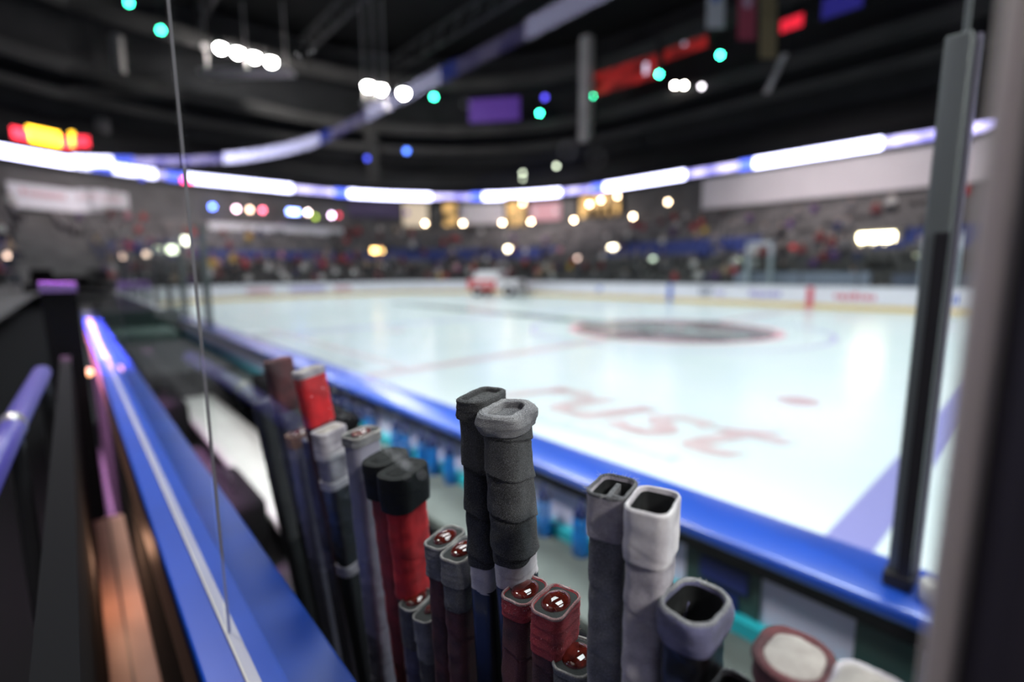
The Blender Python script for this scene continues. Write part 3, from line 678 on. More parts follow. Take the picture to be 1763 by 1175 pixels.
def hang(px, py0, py1, w, D, m, label, m2=None, tilt=0):
    a = O+ray(px, py0)*D; b = O+ray(px+tilt, py1)*D; r = empty('hanging_banner', tuple(b), label, 'banner'); n = 8; rows = []
    u = Vector((RT.x, RT.y, 0)).normalized()
    wv = Vector((-u.y, u.x, 0))
    mb = MB()
    for i in range(n):
        p, q = a.lerp(b, i/n), a.lerp(b, (i+1)/n); o1, o2 = wv*(.05*math.sin(i)), wv*(.05*math.sin(i+1))
        v = [p-u*w/2+o1, p+u*w/2+o1, q+u*w/2+o2, q-u*w/2+o2]; v += [x+wv*.03 for x in v]
        mb.add(v, [(0,1,2,3),(7,6,5,4),(0,4,5,1),(1,5,6,2),(2,6,7,3),(3,7,4,0)])
    mb.build('cloth', m, r)
    if m2:
        c = a.lerp(b, .5); v = [c+u*(w*.28*math.cos(t*PI/6))+Vector((0, 0, 1))*(w*.38*math.sin(t*PI/6))-wv*.09 for t in range(12)]
        v2 = [x-wv*.02 for x in v]; MB().loft([v, v2]).build('emblem', m2, r)
    MB().tube([a, (a.x, a.y, max(a.z+.2, 28))], .02, 6).build('hanging_wire', MT['steel'], r); return r
def cloth(name, c, s): return mat(name, c, .8, emit=c, es=s)
hang(1232, -60, 48, 1.3, 36, mat('banner_white', (.62, .60, .66), .8), 'white and dark blue pennant hanging at the top edge', MT['ad_blue'])
hang(1286, -60, 68, 1.3, 36, mat('banner_red', (.45, .07, .12), .8), 'red and violet pennant hanging at the top edge', mat('banner_pink', (.6, .35, .5), .8))
hang(1323, -60, 100, 1.2, 36, mat('banner_tan', (.30, .22, .12), .8), 'tan long pennant hanging beside the red one')
hang(1352, 92, 160, .45, 36, mat('banner_pale', (.62, .56, .56), .8), 'slim pale pennant end hanging aslant below the tan pennant', tilt=-32)
lamp(1363, 40, 16.5, 1.6, .9, (1, .02, .05), 1.0, 'glowing_sign', 'red glowing sign right of the tan pennant', 'sign')
lamp(1450, 5, 16.5, 2.6, 1.4, (.04, .03, .5), .30, 'glowing_sign', 'dark blue glowing sign at the top edge', 'sign')
# speaker clusters and floodlight banks
def flood(px0, py0, px1, py1, n, D, label, platform=True):
    a, b = O+ray(px0, py0)*D, O+ray(px1, py1)*D; c = (a+b)/2; r = empty('floodlight_bank', tuple(c), label, 'floodlight'); fm = glow('flood_%d' % px0, (1, .97, .92), 160)
    u = (b-a).normalized()
    for i in range(n):
        p = a.lerp(b, i/(n-1)) if n > 1 else c
        l = MB().sphere((p.x, p.y, p.z), .42, .42, .42).build('lamp_lens', fm, r, smooth=True)
        MB().lathe([(.50, .0), (.52, .35), (.30, .62), (.08, .70)], (p.x, p.y, p.z+.1), 14).build('lamp_housing', MT['steel'], r)
    if platform:
        w = Vector((-u.y, u.x, 0)).normalized()
        mb = MB(); mb.obox((c.x, c.y, 0), u, (b-a).length*.85, .9, c.z-1.75, c.z-1.45); 
        for k in (-.8, 0, .8): p = c+u*(k*(b-a).length); mb.tube([(p.x, p.y, c.z-1.5), (p.x, p.y, 26.5)], .06, 6)
        mb.build('catwalk', MT['pale_concrete'], r)
    return r
flood(380, 82, 467, 106, 4, 46, 'bank of four dazzling white floodlights over a grey catwalk')
flood(634, 148, 656, 153, 2, 46, 'close pair of dazzling white floodlights left of the single one')
flood(695, 160, 695, 160, 1, 46, 'single dazzling white floodlight right of the close pair', False)
p = O+ray(352, 80)*46; lamp(352, 80, 0, .6, .6, (.8, .7, .7), 1.2, 'spot_lamp', 'dim self-glowing greyish lamp at the left end of the four floodlights', 'lamp', p=p, rnd_=True)  # its grey tone is put in as a faint glow
for px, y0, y1, lab in ((200, 60, 130, 'hanging grey speaker column left of the glass seam'), (175, 205, 250, 'lower small grey hanging speaker column above the ribbon')):
    a, b = O+ray(px, y0)*44, O+ray(px+6, y1)*44; r = empty('line_speaker', tuple(b), lab, 'loudspeaker'); n = 7
    for i in range(n):
        p = a.lerp(b, (i+.5)/n); MB().obox((p.x, p.y, 0), (RT.x, RT.y), .42, .3, p.z-.22*(a.z-b.z)/3.5, p.z+.2*(a.z-b.z)/3.5).build('speaker_box', MT['pale_concrete'], r)
    MB().tube([(a.x, a.y, a.z), (a.x, a.y, 28)], .03, 6).build('hanging_wire', MT['steel'], r)
# ---------------------------------------------------------------- ice resurfacer with its driver
def resurfacer():
    c = Vector((-29.6, 24.9, 0)); r = empty('ice_resurfacer', tuple(c), 'red and white ice resurfacing machine by the far boards', 'ice resurfacer')
    P = lambda mb, nm, m, bv=.04: mb.build(nm, m, r, loc=(0, 0, 0), bevel=bv)
    red = mat('machine_red', (.70, .03, .035), .35, coat=.4); wh = mat('machine_white', (.80, .74, .76), .4, coat=.2)
    mb = MB(); v = [(-1.9, .95), (-1.2, 1.75), (.35, 1.75), (.35, .55), (-1.9, .55)]
    mb.loft([[Vector((x, -.95, z)) for x, z in v], [Vector((x, .95, z)) for x, z in v]]); P(mb, 'snow_tank', wh)
    P(MB().box(-1.95, .2, -1.0, 1.0, .45, 1.15), 'lower_body', red)
    P(MB().box(.3, 1.75, -.95, .95, .50, 1.15), 'engine_cover', wh)
    P(MB().box(.55, 1.05, -.3, .3, 1.15, 1.25), 'driver_seat', MT['black']); P(MB().box(1.02, 1.12, -.3, .3, 1.2, 1.75), 'seat_back', MT['black'])
    mb = MB(); mb.tube([(.35, -.85, 1.7), (.35, -.85, 2.2), (.35, .85, 2.2), (.35, .85, 1.7)], .04, 8); P(mb, 'guard_rail', wh, 0)
    mb = MB(); mb.box(1.6, 2.3, -1.05, 1.05, .10, .55); mb.box(1.7, 1.85, -.9, .9, .5, 1.0); P(mb, 'conditioner', MT['alu'])
    for x in (-1.25, 1.15):
        for y in (-.86, .86):
            mb = MB(); n = 18; mb.loft([[Vector((x+rr*math.cos(2*PI*k/n), y+dy, .38+rr*math.sin(2*PI*k/n))) for k in range(n)] for rr, dy in ((.26, -.15), (.38, -.13), (.38, .13), (.26, .15))])
            w = P(mb, 'wheel', MT['black_matte'], 0)
            h = MB(); h.loft([[Vector((x+rr*math.cos(2*PI*k/n), y+dy, .38+rr*math.sin(2*PI*k/n))) for k in range(n)] for rr, dy in ((.16, -.17), (.16, .17))]).build('hub', wh, w, loc=(0, 0, 0))
    mb = MB()
    for i in range(6): mb.box(-1.5+i*.26, -1.33+i*.26, -1.015, -.99, .72, .98)
    P(mb, 'side_lettering', wh, 0)
    for y in (-.6, .6): P(MB().sphere((-1.96, y, .85), .05, .12, .12), 'headlamp', glow('headlamp', (1, .9, .8), 3), 0)
    return r
zr = resurfacer(); zr.scale = (1.1,)*3; zr.rotation_euler = (0, 0, math.radians(26))
q = zr.location + Matrix.Rotation(math.radians(26), 3, 'Z') @ Vector((.88, 0, .90))
person(q.x, q.y, q.z, math.radians(26-90), 'sit', 'dark red', 'driver in a dark red top sitting on the ice resurfacer')
# ---------------------------------------------------------------- penalty boxes over the far boards
pb = empty('penalty_box', (XC+.5, YN+26.9, 0), 'grey framed penalty box enclosure behind the far boards', 'penalty box')
fr = mat('pale_frame', (.42, .42, .47), .5); 
for x in (-11.9, -10.7, -4.4, -3.2):
    MB().box(x-.09, x+.09, YN+26.0, YN+26.14, 1.0, 3.3).build('frame_post', fr, pb)
    MB().box(x-.06, x+.06, YN+26.0, YN+27.6, .1, 2.7).build('partition', MT['far_glass'], pb)
MB().box(-12.0, -10.6, YN+26.0, YN+26.15, 3.2, 3.4).build('top_rail', fr, pb); MB().box(-4.5, -3.1, YN+26.0, YN+26.15, 3.2, 3.4).build('top_rail', fr, pb)
MB().box(-13, -6.5, YN+27.0, YN+27.4, .1, 1.75).build('bench_back', mat('pale_blue_panel', (.26, .28, .36), .6), pb)
MB().box(-5.6, -1.2, YN+27.0, YN+27.4, .1, 1.65).build('bench_back', mat('blue_grey_panel', (.12, .13, .19), .6), pb)
# ---------------------------------------------------------------- players' bench front: dasher with blue cap
CAPZ = 1.12; bench = empty('bench_dasher', (-5, YN, 0), 'bench front wall with a shiny blue cap, black seam and pale violet panels', 'boards')
DX0, DX1 = BX0-2.0, 1.6
MB().box(DX0, DX1, YN-.26, YN+.01, CAPZ-.045, CAPZ).build('cap_rail', MT['cap_blue'], bench, bevel=.015)
MB().box(DX0, DX1, YN-.215, YN-.02, CAPZ-.105, CAPZ-.046).build('seam_track', MT['black'], bench)
MB().box(DX0, DX1, YN-.19, YN-.02, .02, CAPZ-.105).build('wall_panel', MT['lilac'], bench)
MB().box(DX0, DX1, YN-.02, YN, .02, CAPZ-.05).build('ice_side_panel', MT['board_white'], bench)
LZ = .80
MB().box(DX0, DX1, YN-.235, YN-.19, LZ, LZ+.05).build('teal_trim', MT['teal'], bench)
green = mat('door_green', (.035, .075, .065), .5); navy = mat('door_navy', (.012, .025, .16), .4)
def dpan(x0, x1, y0, y1, m, nm, off=.0):
    a = onY(x0, y0, YN-.20).x; b = onY(x1, y0, YN-.20).x
    MB().box(a, b, YN-.198-off, YN-.188, LZ+.04, CAPZ-.12).build(nm, m, bench)
dpan(1180, 1312, 970, 1000, green, 'gate_panel'); dpan(1476, 1600, 1050, 1050, green, 'gate_panel')
a, b = onY(1208, 950, YN-.2), onY(1290, 980, YN-.2)
MB().box(a.x, b.x, YN-.208, YN-.19, .925, .995).build('gate_lettering', navy, bench)
MB().box(a.x+.06, b.x-.03, YN-.208, YN-.19, .85, .90).build('gate_lettering', navy, bench)
a, b = onY(570, 690, YN-.2), onY(650, 740, YN-.2)
MB().box(a.x, b.x, YN-.205, YN-.19, .84, .99).build('dark_blue_panel', navy, bench)
# ledge in front of the dasher, where bottles stand
lg = tag(MB().box(DX0+.3, DX1, 1.18, YN-.19, LZ-.05, LZ).build('bottle_ledge', MT['ledge'], bevel=.006), 'long grey-green ledge along the inside of the bench wall', 'ledge')
def bottle(px, label, hgt=.22, col='blue'):
    p = onY(px, 800, 1.47); X = p.x
    r = empty('water_bottle', (X, 1.47, LZ), label, 'bottle', 'blue water bottles on the ledge')
    body = mat('bottle_blue', (.005, .17, .55), .3, coat=.3); top = mat('bottle_top', (.006, .018, .10), .35)
    MB().lathe([(.030, 0), (.036, .005), (.036, .10), (.031, .115), (.035, .13), (.035, .155), (.028, .165)], (X, 1.47, LZ), 20).build('bottle_body', body, r, smooth=True)
    MB().lathe([(.031, .160), (.031, .185), (.015, .20), (.010, .235), (.004, .238)], (X, 1.47, LZ), 18).build('bottle_cap', top, r, smooth=True)
    return r
for px, lab in ((684, 'blue water bottle left in the row, half hidden by the black-capped sticks'), (700, 'blue water bottle second in the row left of the tall black sticks'), (728, 'blue water bottle fourth left from the tall black sticks'), (746, 'blue water bottle just left of the last one before the tall black sticks'),
                (774, 'blue water bottle standing alone just left of the tall black sticks'), (936, 'blue water bottle right of the tall black sticks'), (1001, 'blue water bottle left of the hollow grey stick'), (600, 'blue water bottle behind the red sticks'), (640, 'blue water bottle above the grey stick with the shiny end')):
    bottle(px, lab)
# bench floor, seat and bags
o = MB().box(DX0, 2.5, .05, YN-.2, -.04, .28).build('floor_bench', MT['rubber']); o['kind'] = 'structure'
sb = empty('players_bench', (-4.5, .95, .28), "long pale players' bench seat on black supports", 'bench')
MB().box(-8.2, -1.2, .75, 1.13, .50, .545).build('seat_board', MT['seat_plank'], sb, bevel=.006)
for x in (-8.0, -6.6, -5.2, -3.8, -2.4, -1.3): MB().box(x-.04, x+.04, .84, 1.06, .28, .50).build('leg', MT['black'], sb)
def bag(x0, x1, y0, y1, z0, z1, label):
    r = empty('equipment_bag', ((x0+x1)/2, (y0+y1)/2, z0), label, 'bag'); 
    o = MB().box(x0, x1, y0, y1, z0, z1).build('bag_body', MT['black_matte'], r, bevel=.05)
    c = ((x0+x1)/2, (y0+y1)/2); MB().tube([(c[0]-.15, c[1], z1-.01), (c[0]-.12, c[1], z1+.07), (c[0]+.12, c[1], z1+.07), (c[0]+.15, c[1], z1-.01)], .012, 8).build('handle', MT['black'], r)
bag(-2.75, -2.05, .80, 1.06, .545, .80, 'black equipment bag on the pale bench nearest the sticks')
bag(-6.7, -5.5, .50, .74, .28, .74, 'black equipment bag on the floor before the far end of the bench')
bag(-3.6, -2.9, .46, .72, .28, .70, 'black equipment bag on the floor before the near end of the bench')
bag(-5.1, -3.1, 1.19, 1.40, .80, 1.02, 'long black bag on the ledge behind the pale bench')
# end partition of the bench
pt = empty('bench_partition', (DX0, .9, 0), 'dark green end partition of the bench area', 'partition')
MB().box(DX0-.06, DX0, .1, YN-.2, .0, 1.25).build('panel', green, pt); MB().box(DX0-.07, DX0+.01, .1, YN-.2, 1.25, 1.30).build('top_rail', MT['post'], pt)
gr = mat('grey_cloth', (.09, .09, .095), .9, noise_amt=.3, nscale=4)
tag(MB().box(-9.8, -6.6, .5, 1.40, .28, .86).build('storage_box', gr, bevel=.03), 'large dull grey trunk beyond the pale bench', 'trunk')
tag(MB().box(-11.1, -9.9, .4, 1.3, .28, 1.0).build('cooler_box', mat('pale_green_plastic', (.10, .16, .14), .5), bevel=.04), 'dull green cooler beside the end partition', 'cooler')
# stanchions with rink glass at the bench ends
def stanchion(x, z1, label, w=.035, base=True):
    r = empty('glass_stanchion', (x, YN-.12, CAPZ), label, 'stanchion')
    MB().box(x-w, x+w, YN-.15, YN-.06, CAPZ, z1).build('post', MT['post'], r, bevel=.006)
    MB().box(x-w*.05, x+w*1.02, YN-.165, YN-.148, CAPZ, z1-.45).build('gasket', MT['black'], r)
    MB().box(x-w*1.25, x+w*1.25, YN-.17, YN-.04, CAPZ, CAPZ+.04).build('base_bracket', MT['black'], r, bevel=.006)
    return r
stanchion(-.230, 2.50, 'tall dark aluminium stanchion standing on the blue cap at the right', .025)
pane((-.185, YN-.10, 0), (2.2, YN-.10, 0), CAPZ, 2.52, .015, MT['glass'], bench)
ep = empty('pane_edge_guard', (-.20, YN-.10, CAPZ), 'pale clear edge guard strip on the glass right of the stanchion', 'edge guard')
MB().box(-.204, -.194, YN-.115, YN-.085, CAPZ, 2.50).build('guard_strip', mat('pale_edge', (.30, .29, .36), .25), ep)
MB().lathe([(.020, 0), (.030, .005), (.030, .05), (.022, .055), (.014, .055), (.014, .03)], (-.155, YN-.16, CAPZ), 18).build('pale_ring', mat('pale_cap', (.5, .52, .5), .4), ep, smooth=True)
wr = tag(MB().tube([(-.225, YN-.10, 2.49), (-.225, YN-.10, 7.0)], .007, 8).build('thin_cable', MT['post']), 'thin cable rising from the top of the tall stanchion', 'cable')
stanchion(-9.15, 2.7, 'dark stanchion at the far end of the bench opening', .045)
stanchion(-11.3, 2.7, 'dark stanchion further along, left of the one ending the bench opening', .045)
x = -11.3
for i in range(7):
    pane((x-2.4*(i+1), YN-.05, 0), (x-2.4*i, YN-.05, 0), 1.08, 2.7, .012, MT['far_glass'], boards, MT['steel'])
# ---------------------------------------------------------------- the near wall, its blue ledge and the glass in front of us
EX = onY(1667, 587, .162).x                                    # left edge of the foreground post
GY = .101                                                     # glass plane behind which the sticks stand
wl = empty('near_wall', (-3, .12, 0), 'low dark wall topped by a glossy blue ledge with a white stripe, left foreground', 'wall')
LT = 1.548
MB().box(-7.2, EX-.004, .062, .182, LT-.03, LT).build('blue_ledge', MT['ledge_blue'], wl, bevel=.004)
MB().box(-7.2, EX-.004, .095, .107, LT, LT+.003).build('white_stripe', mat('stripe_white', (.45, .43, .41), .5), wl)
MB().box(-7.2, EX-.004, .075, .178, .28, LT-.03).build('wall_body', MT['black_matte'], wl)
MB().box(-7.2, EX-.004, .066, .075, LT-.16, LT-.05).build('warm_light_strip', MT['warm_light_paint'], wl)  # warm light on the wall side, painted as a brown strip
SEAM = -.612
def npane(x0, x1): return MB().box(x0, x1, GY-.005, GY+.005, LT+.0025, 2.95).build('glass_pane', MT['glass'], wl)
gp = npane(SEAM+.003, -.014); gp['label'] = 'scratched clear glass pane'
npane(-4.6, SEAM-.003)
MB().box(SEAM-.0004, SEAM+.0004, GY-.0035, GY-.0005, LT+.003, 2.95).build('glass_seam', mat('seam_strip', (.20, .19, .21), .6), wl)
# dried specks and scratches on the pane
rn = random.Random(5); mb = MB(); mk = MB()
def fleck(mb_, px, py, l, w, ang):
    p = onY(px, py, GY-.0054); c, s = math.cos(ang), math.sin(ang)
    k = 6; v = [p+Vector((l*math.cos(2*PI*i/k)*c-w*math.sin(2*PI*i/k)*s, 0, l*math.cos(2*PI*i/k)*s+w*math.sin(2*PI*i/k)*c)) for i in range(k)]
    mb_.loft([v, [q+Vector((0, -.0002, 0)) for q in v]])
for i in range(150):
    t = rn.random(); fleck(mb, 565+t*150+rn.gauss(0, 14), 670+t*110+rn.gauss(0, 20), rn.uniform(.00015, .0006), rn.uniform(.00008, .00026), rn.uniform(-.9, .2))
for i in range(22):
    t = rn.random(); fleck(mb, 655+t*75, 770+t*50+rn.gauss(0, 3), rn.uniform(.0004, .0012), .00014, -.75)
for i in range(10): fleck(mb, rn.gauss(935, 4), rn.gauss(875, 10), .0006, .0002, -.6)
for x_, y_ in ((540, 88), (532, 92), (516, 97), (510, 92), (802, 178), (976, 262), (978, 258), (1027, 272), (784, 430), (660, 458), (668, 462), (608, 470)):
    fleck(mb, x_, y_, .0009, .0003, rn.uniform(-1.6, -1.0))
for i in range(46):
    t = rn.random(); fleck(mk, 600+t*240+rn.gauss(0, 18), 505+t*90+rn.gauss(0, 22), rn.uniform(.00015, .0005), rn.uniform(.0001, .0002), rn.uniform(-1, 1))
tag(mb.build('dried_specks', MT['dust'], gp, loc=tuple(-c for c in wl.location)), kind='stuff'); tag(mk.build('dark_specks', MT['grime'], gp, loc=tuple(-c for c in wl.location)), kind='stuff')
# right foreground post, a rounded aluminium upright close to the lens
def rr2(a, b, r, n=8):
    out = []
    for q, (sx, sy) in enumerate(((1, 1), (-1, 1), (-1, -1), (1, -1))):
        for i in range(n+1):
            t = PI/2*q+PI/2*i/n; out.append((sx*(a-r)+r*math.cos(t), sy*(b-r)+r*math.sin(t)))
    return out
fp = empty('foreground_post', (.05, GY, .28), 'blurred aluminium glass post, lit and shaded faces painted, filling the right edge', 'post')
PY = .187; FX = EX+.0690
MB().loft([[Vector((FX+x, PY+y, z)) for x, y in rr2(.064, .026, .010)] for z in (.28, 3.0)]).build('post_body', mat('post_shaded', (.05, .042, .055), .5, metal=.2), fp, smooth=True)  # shaded face of the post, painted dark
MB().loft([[Vector((FX-.0672+x, PY-.006+y, z)) for x, y in rr2(.0035, .020, .003)] for z in (.28, 3.0)]).build('lit_edge_strip', mat('lit_side_beige', (.62, .54, .49), .5, metal=.2), fp, smooth=True)  # side that catches the ice light, painted pale beige
# ---------------------------------------------------------------- things on our side of the wall, far left
rail = empty('handrail', (-1.6, -.10, .3), 'round blue-violet handrail with a dark bracket at the left edge', 'handrail')
a, b, c = onX(72, 642, -1.95), onX(22, 735, -1.35), onX(-40, 860, -1.0)
MB().tube([a, b, c], .021, 14).build('rail_tube', mat('rail_violet', (.06, .05, .26), .35), rail, smooth=True)
MB().sphere(b, .028, .022, .03).build('bracket', MT['alu'], rail, smooth=True)
for p in (a, b): MB().tube([p, (p.x, p.y, .3)], .014, 8).build('leg', MT['black'], rail)
sp = empty('barrier', (-1.6, -.12, .3), 'tall black barrier between the handrail and the blue ledge', 'barrier')
MB().box(-2.9, -.45, -.060, -.030, .28, 1.60).build('panel', MT['black_matte'], sp)
MB().box(-2.9, -.45, -.062, -.028, 1.60, 1.61).build('top_strip', MT['black_matte'], sp)
a = onX(95, 495, -3.0); 
bp_ = empty('barrier_post', (-3.0, a.y, .28), 'black upright post with a violet top at the end of the barrier', 'post')
MB().box(-3.05, -2.95, a.y-.05, a.y+.07, .28, a.z-.02).build('post', MT['black_matte'], bp_); MB().box(-3.06, -2.94, a.y-.052, a.y+.072, a.z-.02, a.z+.02).build('post_cap', mat('violet_cap', (.20, .12, .34), .4), bp_)
o = MB().box(-40, 3, -1.9, .05, -.04, .28).build('floor_aisle', MT['black_matte']); o['kind'] = 'structure'
st = empty('step_box', (-.75, .02, .28), 'brown step panel, warm light painted in, standing for the floor by the near wall', 'step')
MB().box(-2.6, -.6, -.025, .074, .28, .95).build('step_body', MT['warm_light_paint'], st, bevel=.006); MB().box(-2.6, -.6, .018, .024, .951, .956).build('tread_strip', MT['black'], st)  # stands for the lit floor; warm light is put into its brown
warm = bpy.data.lights.new('aisle_lamp', 'POINT'); warm.energy = 1.8; warm.color = (1, .52, .32); warm.shadow_soft_size = .04
wo = bpy.data.objects.new('aisle_lamp', warm); COL.objects.link(wo); wo.location = (-1.85, .0, 1.12)
lp = empty('aisle_lamp_fitting', (-1.72, .02, 1.30), 'small glowing orange aisle lamp on the wall side', 'lamp'); MB().sphere((-3.6, .03, 1.42), .02, .02, .02).build('bulb', glow('aisle_glow', (1, .45, .22), 5), lp, smooth=True)
# ---------------------------------------------------------------- hockey sticks
def stick(px, py, rot, a, b, segs, cap, label, Y=.25, low=None, shaft='shaft_black', rr=.0075, fuzz=None, plug='foam', dome=(.74, .84), seed=1, rim=.003, blade=1, bulge=0.0, lump=.0009, edge=None):
    """px, py: middle of the butt end; a, b: half sizes of its cross-section; segs: (s0, s1, build-up, tape, ridge height, ridge pitch)"""
    top = onY(px, py, Y)
    if low: lo = onX(low[0], low[1], top.x); ax = (lo-top).normalized()
    else: ax = Vector((0, .012, -1)).normalized()
    FLZ = .30; L = (top.z-FLZ)/-ax.z; basep = top+ax*L
    R0 = math.radians(rot); u = Vector((math.cos(R0), math.sin(R0), 0)); u = (u-ax*u.dot(ax)).normalized(); v = ax.cross(u).normalized()
    root = empty('hockey_stick', tuple(basep), label, 'hockey stick', None)
    def pt(s, x, y): return top+ax*s+u*x+v*y
    def prof(e, n=9):       # rounded rectangle grown by e, with extra points on the flats
        A, B, r = a+e, b+e, max(rr+e*.9, .0012); r = min(r, A*.98, B*.98); out = []
        cs = ((1, 1), (-1, 1), (-1, -1), (1, -1))
        for q, (sx, sy) in enumerate(cs):
            arc = [(sx*(A-r)+r*math.cos(PI/2*q+PI/2*i/n), sy*(B-r)+r*math.sin(PI/2*q+PI/2*i/n)) for i in range(n+1)]
            out += arc
            nx = cs[(q+1) % 4]; t0 = PI/2*(q+1); nxt = (nx[0]*(A-r)+r*math.cos(t0), nx[1]*(B-r)+r*math.sin(t0))
            for i in range(1, 6): out.append(tuple(arc[-1][k]*(1-i/6)+nxt[k]*i/6 for k in (0, 1)))
        return out
    def wob(s, th, amt): return amt*noise.noise(Vector((s*90+seed*7.3, math.cos(th)*1.7, math.sin(th)*1.7)))
    sN = None
    for si, (s0, s1, e, mk, ridge, pitch) in enumerate(segs):
        first = si == 0; mb = MB(); rings = []; step = .0011; k = max(3, int((s1-s0)/step)); base = prof(0); n = len(base)
        def ringat(s, ex):
            P = prof(ex); o_ = []
            for i, (x, y) in enumerate(P):
                th = math.atan2(y, x); ph = ((s+pitch*th/(2*PI)) / pitch) % 1.0
                d = ridge*(ph**3) - (ridge*.5 if ph < .06 else 0) + wob(s, th, lump if first else .0010)
                h = math.hypot(x, y); o_.append(pt(s, x*(1+d/h), y*(1+d/h)))
            return o_
        if first:
            # inside of the mouth, then over the lip
            dep = {'hollow': .030, 'recess': .0045, 'gel': .0016, 'flat': .0008, 'holes': .016, 'cup': .006}[cap]
            inner = {'hollow': -rim, 'recess': -rim*1.6, 'gel': -rim*.7, 'flat': -rim*1.2, 'holes': -rim, 'cup': -rim*2}[cap]
            rings.append(ringat(s0+dep, e+inner-.0006)); rings.append(ringat(s0+dep*.5, e+inner)); rings.append(ringat(s0+.0010, e+inner+.0002))
            rings.append(ringat(s0+.0001, e+inner*.72)); rings.append(ringat(s0-.0002, e+inner*.38)); rings.append(ringat(s0+.0008, e-.0005))
        else: rings.append(ringat(s0, e-.0016)); rings.append(ringat(s0+.0002, e-.0003))
        for i in range(1, k+1): rings.append(ringat(s0+(s1-s0)*i/k, e+(bulge*math.sin(PI*min(1, i/k*1.1))**.6 if first and i < k*.9 else 0)))
        rings.append(ringat(s1+.0006, e-.0008)); rings.append(ringat(s1+.0008, e-.0030 if e > 0 else -.0015))
        mb.loft(rings, False, False); mb.build('knob_tape' if first else 'grip_tape', MT[mk], root, smooth=True)
        if first and edge:
            w = MB(); w.loft([[q - ax*.00022 for q in ringat(s0+a_, e+b_)] for a_, b_ in ((.0013, inner+.0001), (.0003, inner*.75), (-.0001, inner*.38), (.0006, .0001), (.0016+.0004*edge[1], .0004), (.0019+.0004*edge[1], -.0003))], False, False)
            w.build('worn_edge', MT[edge[0]], root, smooth=True)
        if first:
            if cap in ('hollow', 'holes'):
                w = MB(); w.loft([[pt(s0+dd, x, y) for x, y in prof(e-rim-.0007)] for dd in (.003, dep+.02)], False, True); w.build('mouth_lining', MT['inner'], root, smooth=True)
                if cap == 'holes':
                    w = MB(); w.loft([[pt(s0+.004, x, y) for x, y in ((-a*.7, -.0012), (a*.75, -.002), (a*.75, .0012), (-a*.7, .002))], [pt(s0+.02, x, y) for x, y in ((-a*.7, -.0012), (a*.75, -.002), (a*.75, .0012), (-a*.7, .002))]])
                    w.loft([[pt(s0+dd, x, y) for x, y in ((-a*.35, .001), (-a*.25, .001), (-a*.25, b*.8), (-a*.35, b*.8))] for dd in (.004, .02)]); w.build('inner_web', MT['tape_charcoal'], root)
            else:
                P = prof(e+inner+.0004); m_ = {'recess': MT['tape_black'], 'gel': MT[plug], 'flat': MT[plug] if plug != 'foam' else MT['pad'], 'cup': MT['tape_charcoal']}[cap]
                w = MB(); rr_ = []
                for q in (1, .8, .6, .4, .2, .04):
                    bul = {'flat': .0035, 'gel': .0008, 'recess': .001, 'cup': -.001}[cap]*(1-q*q)
                    rr_.append([pt(s0+dep*.9-bul+.0012*noise.noise(Vector((x*q*130+seed, y*q*130, 3))) * (1 if cap != 'gel' else .2), x*q, y*q) for x, y in P])
                w.loft(rr_, False, True); w.build('end_plug', m_, root, smooth=True)
            if cap == 'gel':
                w = MB(); da, db, hh = a*dome[0], b*dome[1], .0052; rr_ = []
                for i in range(9):
                    t = PI/2*i/8; q = math.cos(t)
                    rr_.append([pt(s0+dep*.9-hh*math.sin(t), da*q*math.cos(2*PI*j/28)+.0003, db*q*math.sin(2*PI*j/28)) for j in range(28)])
                w.loft([[pt(s0+dep*.9+.001, da*1.0*math.cos(2*PI*j/28), db*math.sin(2*PI*j/28)) for j in range(28)]]+rr_[:-1]+[[pt(s0+dep*.9-hh, da*.02*math.cos(2*PI*j/28), db*.02*math.sin(2*PI*j/28)) for j in range(28)]], True, True)
                w.build('gel_dome', MT['gel'], root, smooth=True)
        sN = s1
    sh = MB(); s_ = sN-.002; rings = [[pt(s_+(L-.07-s_)*i/6, x, y) for x, y in prof(-.001)] for i in range(7)]
    sh.loft(rings, False, True); sh.build('shaft', MT[shaft], root, smooth=True)
    if blade:      # blade on the floor, flat, thin and curved, pointing into the bench
        d = Vector((0.05, 1, 0)).normalized(); w = MB(); rings = []
        for i in range(8):
            t = i/7; c = basep+d*(.27*t)+Vector((.012*t*t, 0, 0)); hgt = .055+.012*math.sin(PI*t); zt = FLZ+hgt if i else FLZ+.09
            rings.append([Vector((c.x-.003, c.y, FLZ+.001+.01*t*t)), Vector((c.x+.003, c.y, FLZ+.001+.01*t*t)), Vector((c.x+.003, c.y, zt-.012*t**4)), Vector((c.x-.003, c.y, zt-.012*t**4))])
        w.loft(rings).build('blade', MT['shaft_black'], root)
    if fuzz:
        mk, cnt_, s_lo, s_hi, ln = fuzz; rn_ = random.Random(seed); w = MB(); P = prof(segs[0][2]+.0002)
        for i in range(cnt_):
            j = rn_.randrange(len(P)); x, y = P[j]; s = rn_.uniform(s_lo, s_hi) if rn_.random() < .65 else rn_.choice((0, .0005))
            p = pt(s, x, y); h = math.hypot(x, y); out = (u*(x/h)+v*(y/h)); q = p+out*rn_.uniform(.3, 1)*ln - ax*rn_.uniform(-.3, .9)*ln + Vector((rn_.gauss(0, .3), rn_.gauss(0, .3), 0))*ln
            mid = p.lerp(q, .5)+Vector((rn_.gauss(0, .2), rn_.gauss(0, .2), rn_.gauss(0, .2)))*ln
            w.tube([p-out*.0004, mid, q], [.00010, .00008, .00004], 4, False)
        tag(w.build('frayed_threads', MT[mk], root), kind='stuff')
    return root
F_ = .0014
